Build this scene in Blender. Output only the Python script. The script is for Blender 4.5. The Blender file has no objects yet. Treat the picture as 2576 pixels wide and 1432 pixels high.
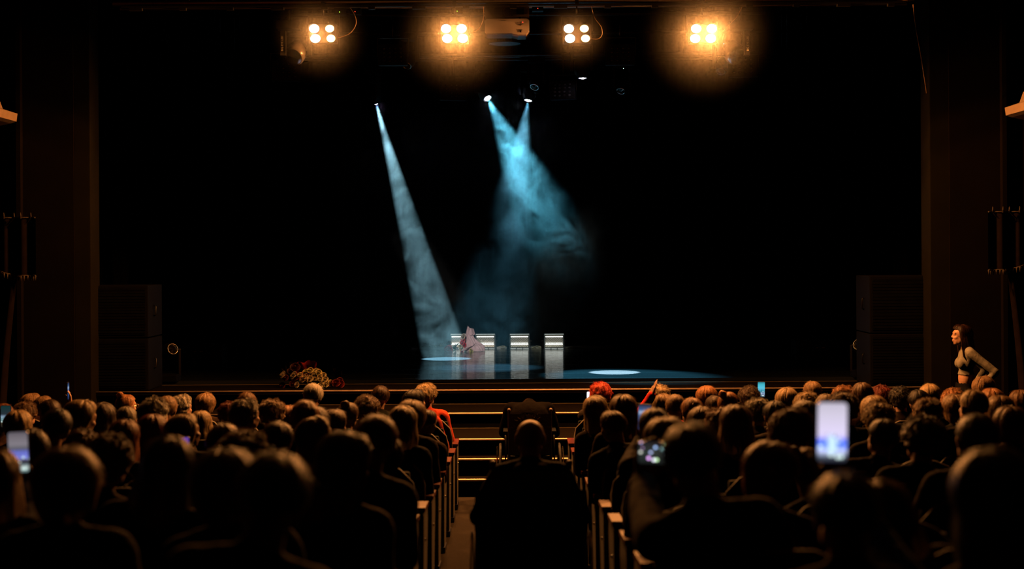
import bpy, bmesh, math, random
from mathutils import Vector, Matrix, noise, Euler
PI = math.pi
R = math.radians
random.seed(7)

# ------------------------------------------------------------------ camera, world, exposure
F = 3577.8            # focal length in pixels of the 2576 px wide frame
EYE = 2.43            # eye height above the flat floor in front of the stage
ROLL = R(.35)
scene = bpy.context.scene
col = scene.collection
cam_data = bpy.data.cameras.new('camera')
cam_data.lens = 50; cam_data.sensor_width = 36
cam_data.shift_y = -76 / 2576
cam_data.clip_end = 200
cam_data.dof.use_dof = True
cam_data.dof.focus_distance = 18.0
cam_data.dof.aperture_fstop = 1.9
cam = bpy.data.objects.new('camera', cam_data)
cam.location = (0, 0, EYE)
cam.rotation_euler = (R(90), 0, 0)
cam.rotation_euler.rotate_axis('Z', -ROLL)
col.objects.link(cam)
scene.camera = cam
scene.view_settings.view_transform = 'Standard'
scene.view_settings.look = 'None'
scene.view_settings.exposure = 0
scene.view_settings.gamma = 1
scene.view_settings.use_curve_mapping = False
world = bpy.data.worlds.new('dark_hall')
world.use_nodes = True
world.node_tree.nodes['Background'].inputs[0].default_value = (.45, .35, .3, 1)
world.node_tree.nodes['Background'].inputs[1].default_value = .0016
scene.world = world
scene.cycles.max_bounces = 3
scene.cycles.diffuse_bounces = 0
scene.cycles.use_adaptive_sampling = True
scene.cycles.adaptive_threshold = .02
scene.cycles.volume_bounces = 0
scene.cycles.sample_clamp_indirect = 2
scene.cycles.sample_clamp_direct = 0
scene.cycles.use_light_tree = True

BLINDER_W = (760, 1300, 480, 1480)          # warm four-lamp blinders, left to right
BLINDER_COLOR = (1.0, .35, .08)
BEAM_W = (27000, 5600, 3800, 30000)         # stage moving heads, left to right

# ------------------------------------------------------------------ geometry of the place
RAKE0 = 13.5
def zf(d):
    return 0 if d > 13.5 else (.05 * (13.5 - d) if d > 10 else .175 + .085 * (10 - d))
DECK = .85
def px(x, y, d):
    """The place in the hall seen at photograph pixel x, y at distance d."""
    dx = x - 1288; dy = y - 640
    u = dx * math.cos(ROLL) - dy * math.sin(ROLL)
    v = dx * math.sin(ROLL) + dy * math.cos(ROLL)
    return Vector((u * d / F, d, EYE - v * d / F))
def on(x, y, z):
    dx = x - 1288; dy = y - 640
    v = dx * math.sin(ROLL) + dy * math.cos(ROLL)
    return px(x, y, F * (EYE - z) / v)

# ------------------------------------------------------------------ object helpers
def tag(o, label=None, cat=None, group=None, kind=None):
    if label: o['label'] = label
    if cat: o['category'] = cat
    if group: o['group'] = group
    if kind: o['kind'] = kind
    return o
def empty(name, loc=(0, 0, 0), rz=0, label=None, cat=None, group=None):
    o = bpy.data.objects.new(name, None)
    o.empty_display_size = .1
    o.location = loc; o.rotation_euler = (0, 0, rz)
    col.objects.link(o)
    return tag(o, label, cat, group)
KIDS = {}
def children(o): return KIDS.get(o.name, [])
def adopt(o, parent):
    o.parent = parent; KIDS.setdefault(parent.name, []).append(o)
def copy_tree(o, parent=None):
    c = o.copy(); col.objects.link(c)
    if parent: adopt(c, parent)
    for ch in list(children(o)): copy_tree(ch, c)
    return c

bench = bpy.data.scenes.new('workbench')     # empty side scene in which modifiers are evaluated; removed at the end
UNIT = {}
class MB:
    """collects shapes into one mesh"""
    def __init__(s): s.bm = bmesh.new(); s.mi = 0
    def _m(s, ret, smooth=False):
        fs = set()
        for v in ret['verts']:
            for f in v.link_faces: fs.add(f)
        for f in fs: f.material_index = s.mi; f.smooth = smooth
        return ret
    def box(s, c, size, rot=None, bev=0):
        m = Matrix.Translation(c) @ (rot.to_4x4() if rot else Matrix()) @ Matrix.Diagonal((*size, 1))
        ret = bmesh.ops.create_cube(s.bm, size=1, matrix=m)
        s._m(ret)
        if bev:
            es = list({e for v in ret['verts'] for e in v.link_edges})
            bmesh.ops.bevel(s.bm, geom=es, offset=bev, segments=2, affect='EDGES', profile=.7)
        return s
    def _add(s, key, make, m):
        """unit shapes are built once, then copied vertex by vertex"""
        if key not in UNIT:
            t = bmesh.new(); make(t); t.verts.index_update()
            UNIT[key] = ([v.co.copy() for v in t.verts], [[v.index for v in f.verts] for f in t.faces]); t.free()
        co, fs = UNIT[key]; vs = [s.bm.verts.new(m @ c) for c in co]
        for f in fs:
            nf = s.bm.faces.new([vs[i] for i in f]); nf.smooth = True; nf.material_index = s.mi
    def ell(s, c, r, rot=None, seg=20, rings=12):
        if not hasattr(r, '__len__'): r = (r, r, r)
        m = Matrix.Translation(c) @ (rot.to_4x4() if rot else Matrix()) @ Matrix.Diagonal((*r, 1))
        s._add(('s', seg, rings), lambda t: bmesh.ops.create_uvsphere(t, u_segments=seg, v_segments=rings, radius=1), m)
        return s
    def cone(s, p0, r0, p1, r1, seg=20, caps=True):
        p0 = Vector(p0); p1 = Vector(p1); d = p1 - p0
        q = d.to_track_quat('Z', 'Y').to_matrix().to_4x4()
        m = Matrix.Translation((p0 + p1) / 2) @ q
        rr = max(r0, r1, 1e-6); ka, kb = round(r0 / rr, 3), round(r1 / rr, 3)
        s._add(('c', seg, ka, kb, caps), lambda t: bmesh.ops.create_cone(t, cap_ends=caps, cap_tris=False, segments=seg, radius1=ka, radius2=kb, depth=1), m @ Matrix.Diagonal((rr, rr, d.length, 1)))
        return s
    def cap(s, p0, r0, p1, r1, seg=16):
        s.cone(p0, r0, p1, r1, seg); s.ell(p0, r0, seg=seg, rings=8); s.ell(p1, r1, seg=seg, rings=8); return s
    def tube(s, pts, r, seg=8):
        pts = [Vector(p) for p in pts]; prev = None
        for i, p in enumerate(pts):
            a = pts[max(i - 1, 0)]; b = pts[min(i + 1, len(pts) - 1)]
            q = (b - a).to_track_quat('Z', 'Y')
            rr = r[i] if hasattr(r, '__len__') else r
            ring = [s.bm.verts.new(p + q @ Vector((rr * math.cos(2 * PI * k / seg), rr * math.sin(2 * PI * k / seg), 0))) for k in range(seg)]
            if prev:
                best = min(range(seg), key=lambda o: (ring[o].co - prev[0].co).length)
                ring = ring[best:] + ring[:best]
                for k in range(seg):
                    f = s.bm.faces.new((prev[k], prev[(k + 1) % seg], ring[(k + 1) % seg], ring[k]))
                    f.smooth = True; f.material_index = s.mi
            else:
                f = s.bm.faces.new(ring[::-1]); f.material_index = s.mi
            prev = ring
        f = s.bm.faces.new(prev); f.material_index = s.mi
        return s
    def grid(s, fn, nu, nv, closed_u=False, smooth=True):
        rows = [[s.bm.verts.new(fn(i / (nu if closed_u else nu - 1), j / (nv - 1))) for i in range(nu)] for j in range(nv)]
        for j in range(nv - 1):
            for i in range(nu if closed_u else nu - 1):
                i2 = (i + 1) % nu
                f = s.bm.faces.new((rows[j][i], rows[j][i2], rows[j + 1][i2], rows[j + 1][i])); f.smooth = smooth; f.material_index = s.mi
        return rows
    def prism(s, poly, axis, a, b):
        """extrude a 2D polygon along axis 0, 1 or 2 from a to b"""
        def P(u, v, w):
            return {0: (w, u, v), 1: (u, w, v), 2: (u, v, w)}[axis]
        A = [s.bm.verts.new(P(u, v, a)) for u, v in poly]; B = [s.bm.verts.new(P(u, v, b)) for u, v in poly]
        n = len(poly)
        fs = [s.bm.faces.new(A), s.bm.faces.new(B[::-1])]
        for i in range(n): fs.append(s.bm.faces.new((A[i], B[i], B[(i + 1) % n], A[(i + 1) % n])))
        for f in fs: f.material_index = s.mi
        return s
    def mesh(s, name, mats):
        bmesh.ops.recalc_face_normals(s.bm, faces=s.bm.faces)
        me = bpy.data.meshes.new(name); s.bm.to_mesh(me); s.bm.free()
        for m in (mats if isinstance(mats, (list, tuple)) else [mats]): me.materials.append(m)
        return me
    def build(s, name, mats, parent=None, loc=None, **tags):
        return link(name, s.mesh(name, mats), parent, loc, **tags)
def link(name, me, parent=None, loc=None, **tags):
    o = bpy.data.objects.new(name, me); col.objects.link(o)
    if parent: adopt(o, parent)
    if loc is not None: o.location = loc
    return tag(o, tags.get('label'), tags.get('cat'), tags.get('group'), tags.get('kind'))
def remeshed(mb, name, mats, voxel, smooth=4, factor=.5):
    me = mb.mesh(name, mats); o = bpy.data.objects.new(name, me); bench.collection.objects.link(o)
    m = o.modifiers.new('r', 'REMESH'); m.mode = 'VOXEL'; m.voxel_size = voxel; m.use_smooth_shade = True
    if smooth:
        m2 = o.modifiers.new('s', 'SMOOTH'); m2.iterations = smooth; m2.factor = factor
    bench.view_layers[0].update(); dg = bench.view_layers[0].depsgraph
    out = bpy.data.meshes.new_from_object(o.evaluated_get(dg), depsgraph=dg)
    out.name = name
    bpy.data.objects.remove(o); bpy.data.meshes.remove(me)
    if not out.materials:
        for mm in (mats if isinstance(mats, (list, tuple)) else [mats]): out.materials.append(mm)
    return out
def text_mesh(name, body, size, mat, extrude=.001):
    cu = bpy.data.curves.new(name, 'FONT'); cu.body = body; cu.size = size; cu.extrude = extrude
    cu.align_x = 'CENTER'; cu.align_y = 'CENTER'
    o = bpy.data.objects.new(name, cu); bench.collection.objects.link(o)
    bench.view_layers[0].update(); dg = bench.view_layers[0].depsgraph
    me = bpy.data.meshes.new_from_object(o.evaluated_get(dg)); me.name = name
    bpy.data.objects.remove(o); me.materials.clear(); me.materials.append(mat)
    return me

# ------------------------------------------------------------------ materials
def mat(name, color, rough=.6, metal=0, spec=.5, noise_amt=0, noise_scale=20, bump=0, bump_scale=60, sheen=0, trans=0, from_object=False, aniso=0):
    m = bpy.data.materials.new(name); m.use_nodes = True
    nt = m.node_tree; N = nt.nodes; Lk = nt.links
    b = N['Principled BSDF']
    b.inputs['Base Color'].default_value = (*color, 1)
    b.inputs['Roughness'].default_value = rough
    b.inputs['Metallic'].default_value = metal
    b.inputs['Specular IOR Level'].default_value = spec
    if sheen: b.inputs['Sheen Weight'].default_value = sheen
    src = None
    if from_object:
        oi = N.new('ShaderNodeObjectInfo'); src = oi.outputs['Color']
        Lk.new(src, b.inputs['Base Color'])
    if noise_amt or bump:
        tc = N.new('ShaderNodeTexCoord')
    if noise_amt:
        nz = N.new('ShaderNodeTexNoise'); nz.inputs['Scale'].default_value = noise_scale; nz.inputs['Detail'].default_value = 4
        Lk.new(tc.outputs['Object'], nz.inputs['Vector'])
        mx = N.new('ShaderNodeMix'); mx.data_type = 'RGBA'; mx.blend_type = 'MULTIPLY'
        mx.inputs[0].default_value = 1
        rp = N.new('ShaderNodeMapRange'); rp.inputs[1].default_value = .3; rp.inputs[2].default_value = .7
        rp.inputs[3].default_value = 1 - noise_amt; rp.inputs[4].default_value = 1 + noise_amt * .4
        Lk.new(nz.outputs['Fac'], rp.inputs[0])
        if src: Lk.new(src, mx.inputs[6])
        else: mx.inputs[6].default_value = (*color, 1)
        Lk.new(rp.outputs[0], mx.inputs[7]); Lk.new(mx.outputs[2], b.inputs['Base Color'])
        src = mx.outputs[2]
    if bump:
        n2 = N.new('ShaderNodeTexNoise'); n2.inputs['Scale'].default_value = bump_scale; n2.inputs['Detail'].default_value = 3
        Lk.new(tc.outputs['Object'], n2.inputs['Vector'])
        bp = N.new('ShaderNodeBump'); bp.inputs['Strength'].default_value = bump; bp.inputs['Distance'].default_value = .01
        Lk.new(n2.outputs['Fac'], bp.inputs['Height']); Lk.new(bp.outputs['Normal'], b.inputs['Normal'])
    if trans:
        out = N['Material Output']
        t = N.new('ShaderNodeBsdfTranslucent'); ms = N.new('ShaderNodeMixShader'); ms.inputs[0].default_value = trans
        if src: Lk.new(src, t.inputs['Color'])
        else: t.inputs['Color'].default_value = (*color, 1)
        Lk.new(b.outputs[0], ms.inputs[1]); Lk.new(t.outputs[0], ms.inputs[2]); Lk.new(ms.outputs[0], out.inputs['Surface'])
    return m
def glow(name, color, strength, sampled=False):
    m = bpy.data.materials.new(name); m.use_nodes = True
    b = m.node_tree.nodes['Principled BSDF']
    b.inputs['Base Color'].default_value = (.02, .02, .02, 1)
    b.inputs['Emission Color'].default_value = (*color, 1); b.inputs['Emission Strength'].default_value = strength
    if not sampled:
        try: m.cycles.emission_sampling = 'NONE'
        except Exception: pass
    return m

M = {}
M['hair'] = mat('hair', (1, 1, 1), .45, spec=.22, noise_amt=.35, noise_scale=35, from_object=True, trans=.05, bump=.25, bump_scale=90)
def streaks(m):
    nt = m.node_tree; N = nt.nodes; Lk = nt.links; b = N['Principled BSDF']
    tc = N.new('ShaderNodeTexCoord'); mp = N.new('ShaderNodeMapping'); mp.inputs['Scale'].default_value = (1, 1, .10)
    Lk.new(tc.outputs['Object'], mp.inputs[0])
    nz = N.new('ShaderNodeTexNoise'); nz.inputs['Scale'].default_value = 130; nz.inputs['Detail'].default_value = 2; Lk.new(mp.outputs[0], nz.inputs['Vector'])
    mr = N.new('ShaderNodeMapRange'); mr.inputs[1].default_value = .35; mr.inputs[2].default_value = .65; mr.inputs[3].default_value = .45; mr.inputs[4].default_value = 1.35; Lk.new(nz.outputs['Fac'], mr.inputs[0])
    src = b.inputs['Base Color'].links[0].from_socket
    mx = N.new('ShaderNodeMix'); mx.data_type = 'RGBA'; mx.blend_type = 'MULTIPLY'; mx.inputs[0].default_value = 1
    Lk.new(src, mx.inputs[6]); Lk.new(mr.outputs[0], mx.inputs[7]); Lk.new(mx.outputs[2], b.inputs['Base Color'])
    bp = N.new('ShaderNodeBump'); bp.inputs['Strength'].default_value = .5; bp.inputs['Distance'].default_value = .006; Lk.new(nz.outputs['Fac'], bp.inputs['Height']); Lk.new(bp.outputs[0], b.inputs['Normal'])
streaks(M['hair'])
M['skin'] = mat('skin', (.42, .23, .15), .55, noise_amt=.12, noise_scale=30, bump=.08, bump_scale=200)
M['skin'].node_tree.nodes['Principled BSDF'].inputs['Subsurface Weight'].default_value = 0
M['cloth'] = mat('cloth', (1, 1, 1), .9, spec=.04, noise_amt=.2, noise_scale=14, from_object=True, bump=.3, bump_scale=45)
M['glasses'] = mat('glasses_metal', (.8, .7, .55), .25, metal=1, noise_amt=.05)
M['black_plastic'] = mat('black_plastic', (.007, .007, .008), .5, spec=.15, noise_amt=.2, noise_scale=40, bump=.05, bump_scale=200)
M['black_metal'] = mat('black_metal', (.011, .010, .010), .35, metal=.3, noise_amt=.25, noise_scale=30)
M['steel'] = mat('steel', (.45, .43, .4), .3, metal=1, noise_amt=.15, noise_scale=25)
M['chrome'] = mat('chrome', (.8, .78, .74), .15, metal=1, noise_amt=.05)
M['brass'] = mat('brass_nosing', (.78, .58, .42), .5, metal=.6, noise_amt=.15, noise_scale=12)
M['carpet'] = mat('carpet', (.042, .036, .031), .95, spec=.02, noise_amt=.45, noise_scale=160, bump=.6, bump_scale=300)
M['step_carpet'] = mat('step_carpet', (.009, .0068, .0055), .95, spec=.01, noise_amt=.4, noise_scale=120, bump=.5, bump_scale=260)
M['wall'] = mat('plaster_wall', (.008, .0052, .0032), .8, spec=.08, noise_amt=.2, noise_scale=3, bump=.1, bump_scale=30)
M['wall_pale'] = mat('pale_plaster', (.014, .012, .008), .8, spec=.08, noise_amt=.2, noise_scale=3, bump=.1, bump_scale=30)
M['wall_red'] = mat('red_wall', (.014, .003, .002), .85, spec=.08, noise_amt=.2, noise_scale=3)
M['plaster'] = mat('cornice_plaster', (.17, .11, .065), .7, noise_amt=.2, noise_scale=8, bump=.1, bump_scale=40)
M['ceiling'] = mat('ceiling', (.05, .04, .03), .9, noise_amt=.2, noise_scale=2)
M['drape'] = mat('black_drape', (.006, .006, .007), .95, spec=.05, noise_amt=.3, noise_scale=8)
M['velvet'] = mat('dark_velvet', (.01, .006, .005), .95, spec=.05, noise_amt=.3, noise_scale=12)
M['fringe'] = mat('gold_fringe', (.035, .02, .009), .7, noise_amt=.5, noise_scale=60)
M['seat_fabric'] = mat('seat_fabric', (.018, .022, .018), .9, spec=.15, noise_amt=.3, noise_scale=90, bump=.3, bump_scale=200)
M['seat_panel'] = mat('seat_panel', (.10, .085, .06), .75, noise_amt=.3, noise_scale=60, bump=.15, bump_scale=150)
M['piping'] = mat('grey_piping', (.22, .19, .15), .6, noise_amt=.15, noise_scale=50)
M['redwood'] = mat('red_brown_wood', (.11, .016, .007), .5, spec=.2, noise_amt=.3, noise_scale=25)
M['white_plastic'] = mat('white_plastic', (.60, .50, .46), .45, noise_amt=.06, noise_scale=5)
M['rubber'] = mat('rubber', (.015, .015, .015), .7, noise_amt=.2, noise_scale=50)
M['paper'] = mat('pink_paper', (.62, .42, .44), .7, noise_amt=.15, noise_scale=14, trans=.15)
M['red_paper'] = mat('red_paper', (.45, .03, .02), .6, noise_amt=.25, noise_scale=14)
M['petal'] = mat('petals', (1, 1, 1), .6, noise_amt=.25, noise_scale=40, from_object=True, trans=.15)
M['leaf'] = mat('leaves', (.03, .09, .03), .5, noise_amt=.35, noise_scale=30, trans=.1)
M['print'] = mat('pale_print', (.25, .2, .14), .7, noise_amt=.2, noise_scale=60)
M['cable'] = mat('cable', (.03, .02, .015), .5, noise_amt=.2)
M['pale_cloth'] = mat('pale_cloth', (.5, .45, .3), .8, noise_amt=.3, noise_scale=20)
M['warm_lamp'] = glow('warm_lamp', (1, .62, .28), 60)
M['warm_lamp_dim'] = glow('dim_warm_lamp', (1, .42, .08), 6)
M['cool_lamp'] = glow('cool_lamp', (.75, .85, 1), 40)
M['violet_lamp'] = glow('violet_lamp', (.82, .72, 1), 40)
M['strobe_bar'] = glow('strobe_bar', (.93, 1, .97), 2.2, True)
M['strobe_dim'] = glow('strobe_dim', (.85, .95, .88), .75, True)
M['led_red'] = glow('red_indicator', (1, .05, .02), 1.5)
M['led_green'] = glow('green_indicator', (.4, 1, .05), 2.0)
M['led_white'] = glow('white_indicator', (.7, 1, .9), 1.2)

# strobe reflector: wire grille pattern, with the tube light on it put in as emission
def reflector_material():
    m = bpy.data.materials.new('strobe_reflector'); m.use_nodes = True
    nt = m.node_tree; N = nt.nodes; Lk = nt.links; b = N['Principled BSDF']
    b.inputs['Base Color'].default_value = (.22, .20, .15, 1); b.inputs['Metallic'].default_value = .6; b.inputs['Roughness'].default_value = .4
    tc = N.new('ShaderNodeTexCoord'); mp = N.new('ShaderNodeMapping'); mp.inputs['Rotation'].default_value = (0, R(45), 0)
    v = N.new('ShaderNodeTexBrick'); v.inputs['Scale'].default_value = 22; v.offset = 0
    v.inputs['Color1'].default_value = (1, .93, .75, 1); v.inputs['Color2'].default_value = (.9, .85, .7, 1); v.inputs['Mortar'].default_value = (.1, .1, .09, 1)
    v.inputs['Mortar Size'].default_value = .09; v.inputs['Brick Width'].default_value = .6; v.inputs['Row Height'].default_value = .6
    sx = N.new('ShaderNodeSeparateXYZ'); cb = N.new('ShaderNodeCombineXYZ')
    Lk.new(tc.outputs['Object'], mp.inputs['Vector']); Lk.new(mp.outputs[0], sx.inputs[0])
    Lk.new(sx.outputs[0], cb.inputs[0]); Lk.new(sx.outputs[2], cb.inputs[1]); Lk.new(cb.outputs[0], v.inputs['Vector'])
    Lk.new(v.outputs['Color'], b.inputs['Emission Color']); b.inputs['Emission Strength'].default_value = .16
    return m
M['reflector'] = reflector_material()

def deck_material():
    m = bpy.data.materials.new('black_stage_vinyl'); m.use_nodes = True
    nt = m.node_tree; N = nt.nodes; Lk = nt.links; b = N['Principled BSDF']
    b.inputs['Base Color'].default_value = (.030, .037, .042, 1)
    b.inputs['Specular IOR Level'].default_value = .6
    tc = N.new('ShaderNodeTexCoord')
    mp = N.new('ShaderNodeMapping'); mp.inputs['Scale'].default_value = (.35, 9, 1)
    nz = N.new('ShaderNodeTexNoise'); nz.inputs['Scale'].default_value = 2; nz.inputs['Detail'].default_value = 6
    Lk.new(tc.outputs['Object'], mp.inputs[0]); Lk.new(mp.outputs[0], nz.inputs['Vector'])
    mr = N.new('ShaderNodeMapRange'); mr.inputs[1].default_value = .3; mr.inputs[2].default_value = .7; mr.inputs[3].default_value = .035; mr.inputs[4].default_value = .10
    Lk.new(nz.outputs['Fac'], mr.inputs[0]); Lk.new(mr.outputs[0], b.inputs['Roughness'])
    bp = N.new('ShaderNodeBump'); bp.inputs['Strength'].default_value = .35; bp.inputs['Distance'].default_value = .006
    mp2 = N.new('ShaderNodeMapping'); mp2.inputs['Scale'].default_value = (.5, 7, 1)
    n2 = N.new('ShaderNodeTexNoise'); n2.inputs['Scale'].default_value = 5; n2.inputs['Detail'].default_value = 3
    Lk.new(tc.outputs['Object'], mp2.inputs[0]); Lk.new(mp2.outputs[0], n2.inputs['Vector'])
    Lk.new(n2.outputs['Fac'], bp.inputs['Height']); Lk.new(bp.outputs[0], b.inputs['Normal'])
    # dull seams between the sheets of vinyl, running across the stage
    sp = N.new('ShaderNodeSeparateXYZ'); Lk.new(tc.outputs['Object'], sp.inputs[0])
    w1 = N.new('ShaderNodeMath'); w1.operation = 'PINGPONG'; Lk.new(sp.outputs[1], w1.inputs[0]); w1.inputs[1].default_value = .36
    w2 = N.new('ShaderNodeMath'); w2.operation = 'LESS_THAN'; Lk.new(w1.outputs[0], w2.inputs[0]); w2.inputs[1].default_value = .008
    rm = N.new('ShaderNodeMix'); rm.data_type = 'FLOAT'; Lk.new(w2.outputs[0], rm.inputs[0]); Lk.new(mr.outputs[0], rm.inputs[2]); rm.inputs[3].default_value = .3
    Lk.new(rm.outputs[0], b.inputs['Roughness'])
    return m
M['deck'] = deck_material()

# ------------------------------------------------------------------ light helpers
def spot(name, loc, target, watts, color, size, blend=.15, radius=.03, parent=None):
    l = bpy.data.lights.new(name, 'SPOT'); l.energy = watts; l.color = color; l.spot_size = size; l.spot_blend = blend; l.shadow_soft_size = radius
    o = bpy.data.objects.new(name, l); col.objects.link(o)
    o.rotation_mode = 'QUATERNION'
    q = (Vector(target) - Vector(loc)).to_track_quat('-Z', 'Y')
    if parent:
        mw = Matrix.Translation(parent.location).inverted() @ (Matrix.Translation(loc) @ q.to_matrix().to_4x4())
        o.parent = parent; o.location = mw.to_translation(); o.rotation_quaternion = mw.to_quaternion()
    else:
        o.location = loc; o.rotation_quaternion = q
    return o
def bulb(name, loc, watts, color, radius=.04, parent=None):
    l = bpy.data.lights.new(name, 'POINT'); l.energy = watts; l.color = color; l.shadow_soft_size = radius
    o = bpy.data.objects.new(name, l); col.objects.link(o); o.location = loc
    if parent: o.parent = parent
    return o

# ================================================================== THE HALL
def struct(name, mb, m, **k):
    o = mb.build(name, m); o['kind'] = 'structure'; return o
m_ = MB()
fy = [-3 + .25 * i for i in range(int((14.27 + 3) / .25) + 1)] + [14.27]
m_.grid(lambda u, v: Vector((-7 + 14 * u, fy[min(int(round(v * (len(fy) - 1))), len(fy) - 1)], zf(fy[min(int(round(v * (len(fy) - 1))), len(fy) - 1)]))), 2, len(fy))
m_.box((0, 5.5, -.11), (14, 17.5, .2))
struct('floor', m_, M['carpet'])
m_ = MB().box((0, 6.5, 6.6), (15, 20, .2)); struct('ceiling', m_, M['ceiling'])
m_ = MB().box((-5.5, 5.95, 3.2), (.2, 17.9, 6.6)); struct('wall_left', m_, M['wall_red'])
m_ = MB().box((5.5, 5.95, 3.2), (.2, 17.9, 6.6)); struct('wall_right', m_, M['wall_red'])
m_ = MB().box((0, -3.1, 3.2), (11.2, .2, 6.6)); struct('wall_back', m_, M['wall'])
m_ = MB().box((-7.3, 16, 3.2), (.2, 3, 6.6)); struct('wall_side_left', m_, M['wall'])
m_ = MB().box((7.3, 16, 3.2), (.2, 3, 6.6)); struct('wall_side_right', m_, M['wall'])
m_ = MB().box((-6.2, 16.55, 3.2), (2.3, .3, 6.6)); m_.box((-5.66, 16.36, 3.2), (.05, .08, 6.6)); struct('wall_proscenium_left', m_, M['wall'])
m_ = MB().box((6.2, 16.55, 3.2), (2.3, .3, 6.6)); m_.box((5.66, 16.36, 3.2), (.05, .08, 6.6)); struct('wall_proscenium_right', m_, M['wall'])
m_ = MB().box((-4.96, 16.6, 3.2), (.19, .36, 6.6), bev=.01); struct('trim_1', m_, M['wall_pale'])
m_ = MB().box((4.945, 16.6, 3.2), (.23, .36, 6.6), bev=.01); struct('trim_2', m_, M['wall_pale'])
m_ = MB().box((0, 16.55, 6.05), (10.2, .3, 1.1)); struct('wall_proscenium_top', m_, M['wall'])
# plaster cornices along the side walls, seen in the top corners
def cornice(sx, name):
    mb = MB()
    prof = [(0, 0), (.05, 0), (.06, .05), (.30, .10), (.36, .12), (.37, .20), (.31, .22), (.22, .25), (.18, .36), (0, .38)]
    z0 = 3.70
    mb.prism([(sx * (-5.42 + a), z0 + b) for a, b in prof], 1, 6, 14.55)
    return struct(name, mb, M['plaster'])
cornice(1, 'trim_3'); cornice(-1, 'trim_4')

# side curtains: black valance with gold fringe above a gathered drape
def side_curtain(sx, where):
    t = empty('side_curtain', (sx * 6.0, 15.45, 0), 0,
              f'black side curtain with a fringed valance over the {where} exit, beside the stage front', 'curtain')
    def P(x, y, z): return Vector((x, y, z))
    mb = MB()
    xa, xb = -.95, .83       # towards the aisle is +
    def val(u, v):
        x = xa + (xb - xa) * u
        zt = 2.86; zb = 2.22 + .16 * math.sin(PI * u * 1.15) if u < .87 else 2.22
        return P(sx * -x if sx > 0 else x, .03 * math.sin(u * 60), zt + (zb - zt) * v)
    mb.grid(val, 140, 12)
    mb.build('valance', M['velvet'], t)
    mb = MB()
    for i in range(60):
        u = i / 59; p = val(u, 1)
        mb.cone(p + Vector((0, -.02, .01)), .012, p + Vector((0, -.02, -.045)), .005, 6)
        q = val(u, 0)
        if i % 3 == 0: mb.cap(q + Vector((0, -.02, 0)), .014, q + Vector((0, -.02, .05)), .006, 8)
    mb.tube([val(i / 59, 1) + Vector((0, -.02, .012)) for i in range(60)], .008, 6); mb.tube([val(i / 59, 0) + Vector((0, -.02, .0)) for i in range(60)], .008, 6)
    mb.build('fringe', M['fringe'], t)
    mb = MB()
    def dr(u, v):
        edge = .62 - .16 * math.sin(min(v * 1.1, 1) * PI / 2)
        x = xa + (edge - xa) * u
        return P(sx * -x if sx > 0 else x, .05 + .05 * math.sin(u * 50 + v), 2.3 - 2.29 * v)
    mb.grid(dr, 120, 20)
    mb.build('drape', M['velvet'], t)
side_curtain(-1, 'left'); side_curtain(1, 'right')

# ================================================================== STEPS AND STAGE
M['brass_dull'] = mat('dull_brass', (.16, .12, .07), .6, metal=.3, noise_amt=.2)
st = empty('stage_steps', (0, 15.4, 0), 0, 'brown carpeted steps with bright metal nosings rising to the stage', 'steps')
levels = [(.17, 14.27), (.34, 14.52), (.51, 14.77), (.68, 15.67)]
W2 = 3.4
for k, (z, y0) in enumerate(levels):
    y1 = levels[k + 1][1] if k < 3 else 16.6
    mb = MB().box((0, (y0 + y1) / 2 - 15.4 + .01, z / 2 - .002), (2 * W2, y1 - y0 - .0, z - .004))
    mb.mi = 1
    mb.box((0, (y0 + y1) / 2 - 15.4 + .01, z - .003), (2 * W2, y1 - y0, .006))
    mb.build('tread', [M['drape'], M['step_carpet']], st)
    nb = MB()
    nb.tube([(-W2, y0 - 15.4 + .004, z - .004), (0, y0 - 15.4 + .004, z - .004), (W2, y0 - 15.4 + .004, z - .006)], .0125, 10)
    nb.box((0, y0 - 15.4 + .02, z + .0015), (2 * W2, .035, .003))
    nb.build('nosing', M['brass'], st)
    if k >= 1:
        e = MB().box((0, y1 - 15.4 - .006, z + .006), (2 * W2, .012, .008)); e.build('edge_strip', M['brass_dull'], st)

sg = empty('stage', (0, 21, 0), 0, 'black glossy stage floor with a metal edged front', 'stage')
mb = MB().box((0, .8, DECK - .02), (15.9, 7.6, .04)); mb.build('deck', M['deck'], sg)
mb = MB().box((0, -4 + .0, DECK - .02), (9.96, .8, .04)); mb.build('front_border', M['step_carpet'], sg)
mb = MB().box((0, .4, .4), (9.9, 8.6, .8)); mb.build('base', M['drape'], sg)
mb = MB(); mb.tube([(-4.9, -4.395, DECK - .006), (0, -4.395, DECK - .006), (4.9, -4.395, DECK - .008)], .0125, 10); mb.box((0, -4.375, DECK + .0015), (9.8, .04, .003))
mb.build('nosing', M['brass'], sg)
mb = MB().box((0, -3.6, DECK + .004), (9.8, .02, .008)); mb.build('edge_strip', M['brass_dull'], sg)

# back drape and side legs of the stage
def drape(name, x0, x1, y, z0, z1, label, folds):
    mb = MB()
    mb.grid(lambda u, v: Vector((x0 + (x1 - x0) * u, y + .06 * math.sin(u * folds) + .03 * math.sin(u * folds * 2.3), z0 + (z1 - z0) * v)), int(folds * 1.5), 3)
    mb.build(name, M['drape'], None, label=label, cat='curtain')
drape('stage_curtain', -8, 8, 25.2, DECK, 8.2, 'black curtain across the back of the stage', 260)
drape('stage_curtain', -8, -4.9, 18.6, DECK, 8.2, 'black side curtain at the left edge of the stage', 60)
drape('stage_curtain', 4.9, 8, 18.6, DECK, 8.2, 'black side curtain at the right edge of the stage', 60)
m_ = MB().box((0, 21.5, 8.3), (16.4, 10, .2)); struct('ceiling_stage', m_, M['drape'])
m_ = MB().box((-8.1, 21.5, 4), (.2, 10, 8.6)); struct('wall_stage_left', m_, M['drape'])
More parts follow.
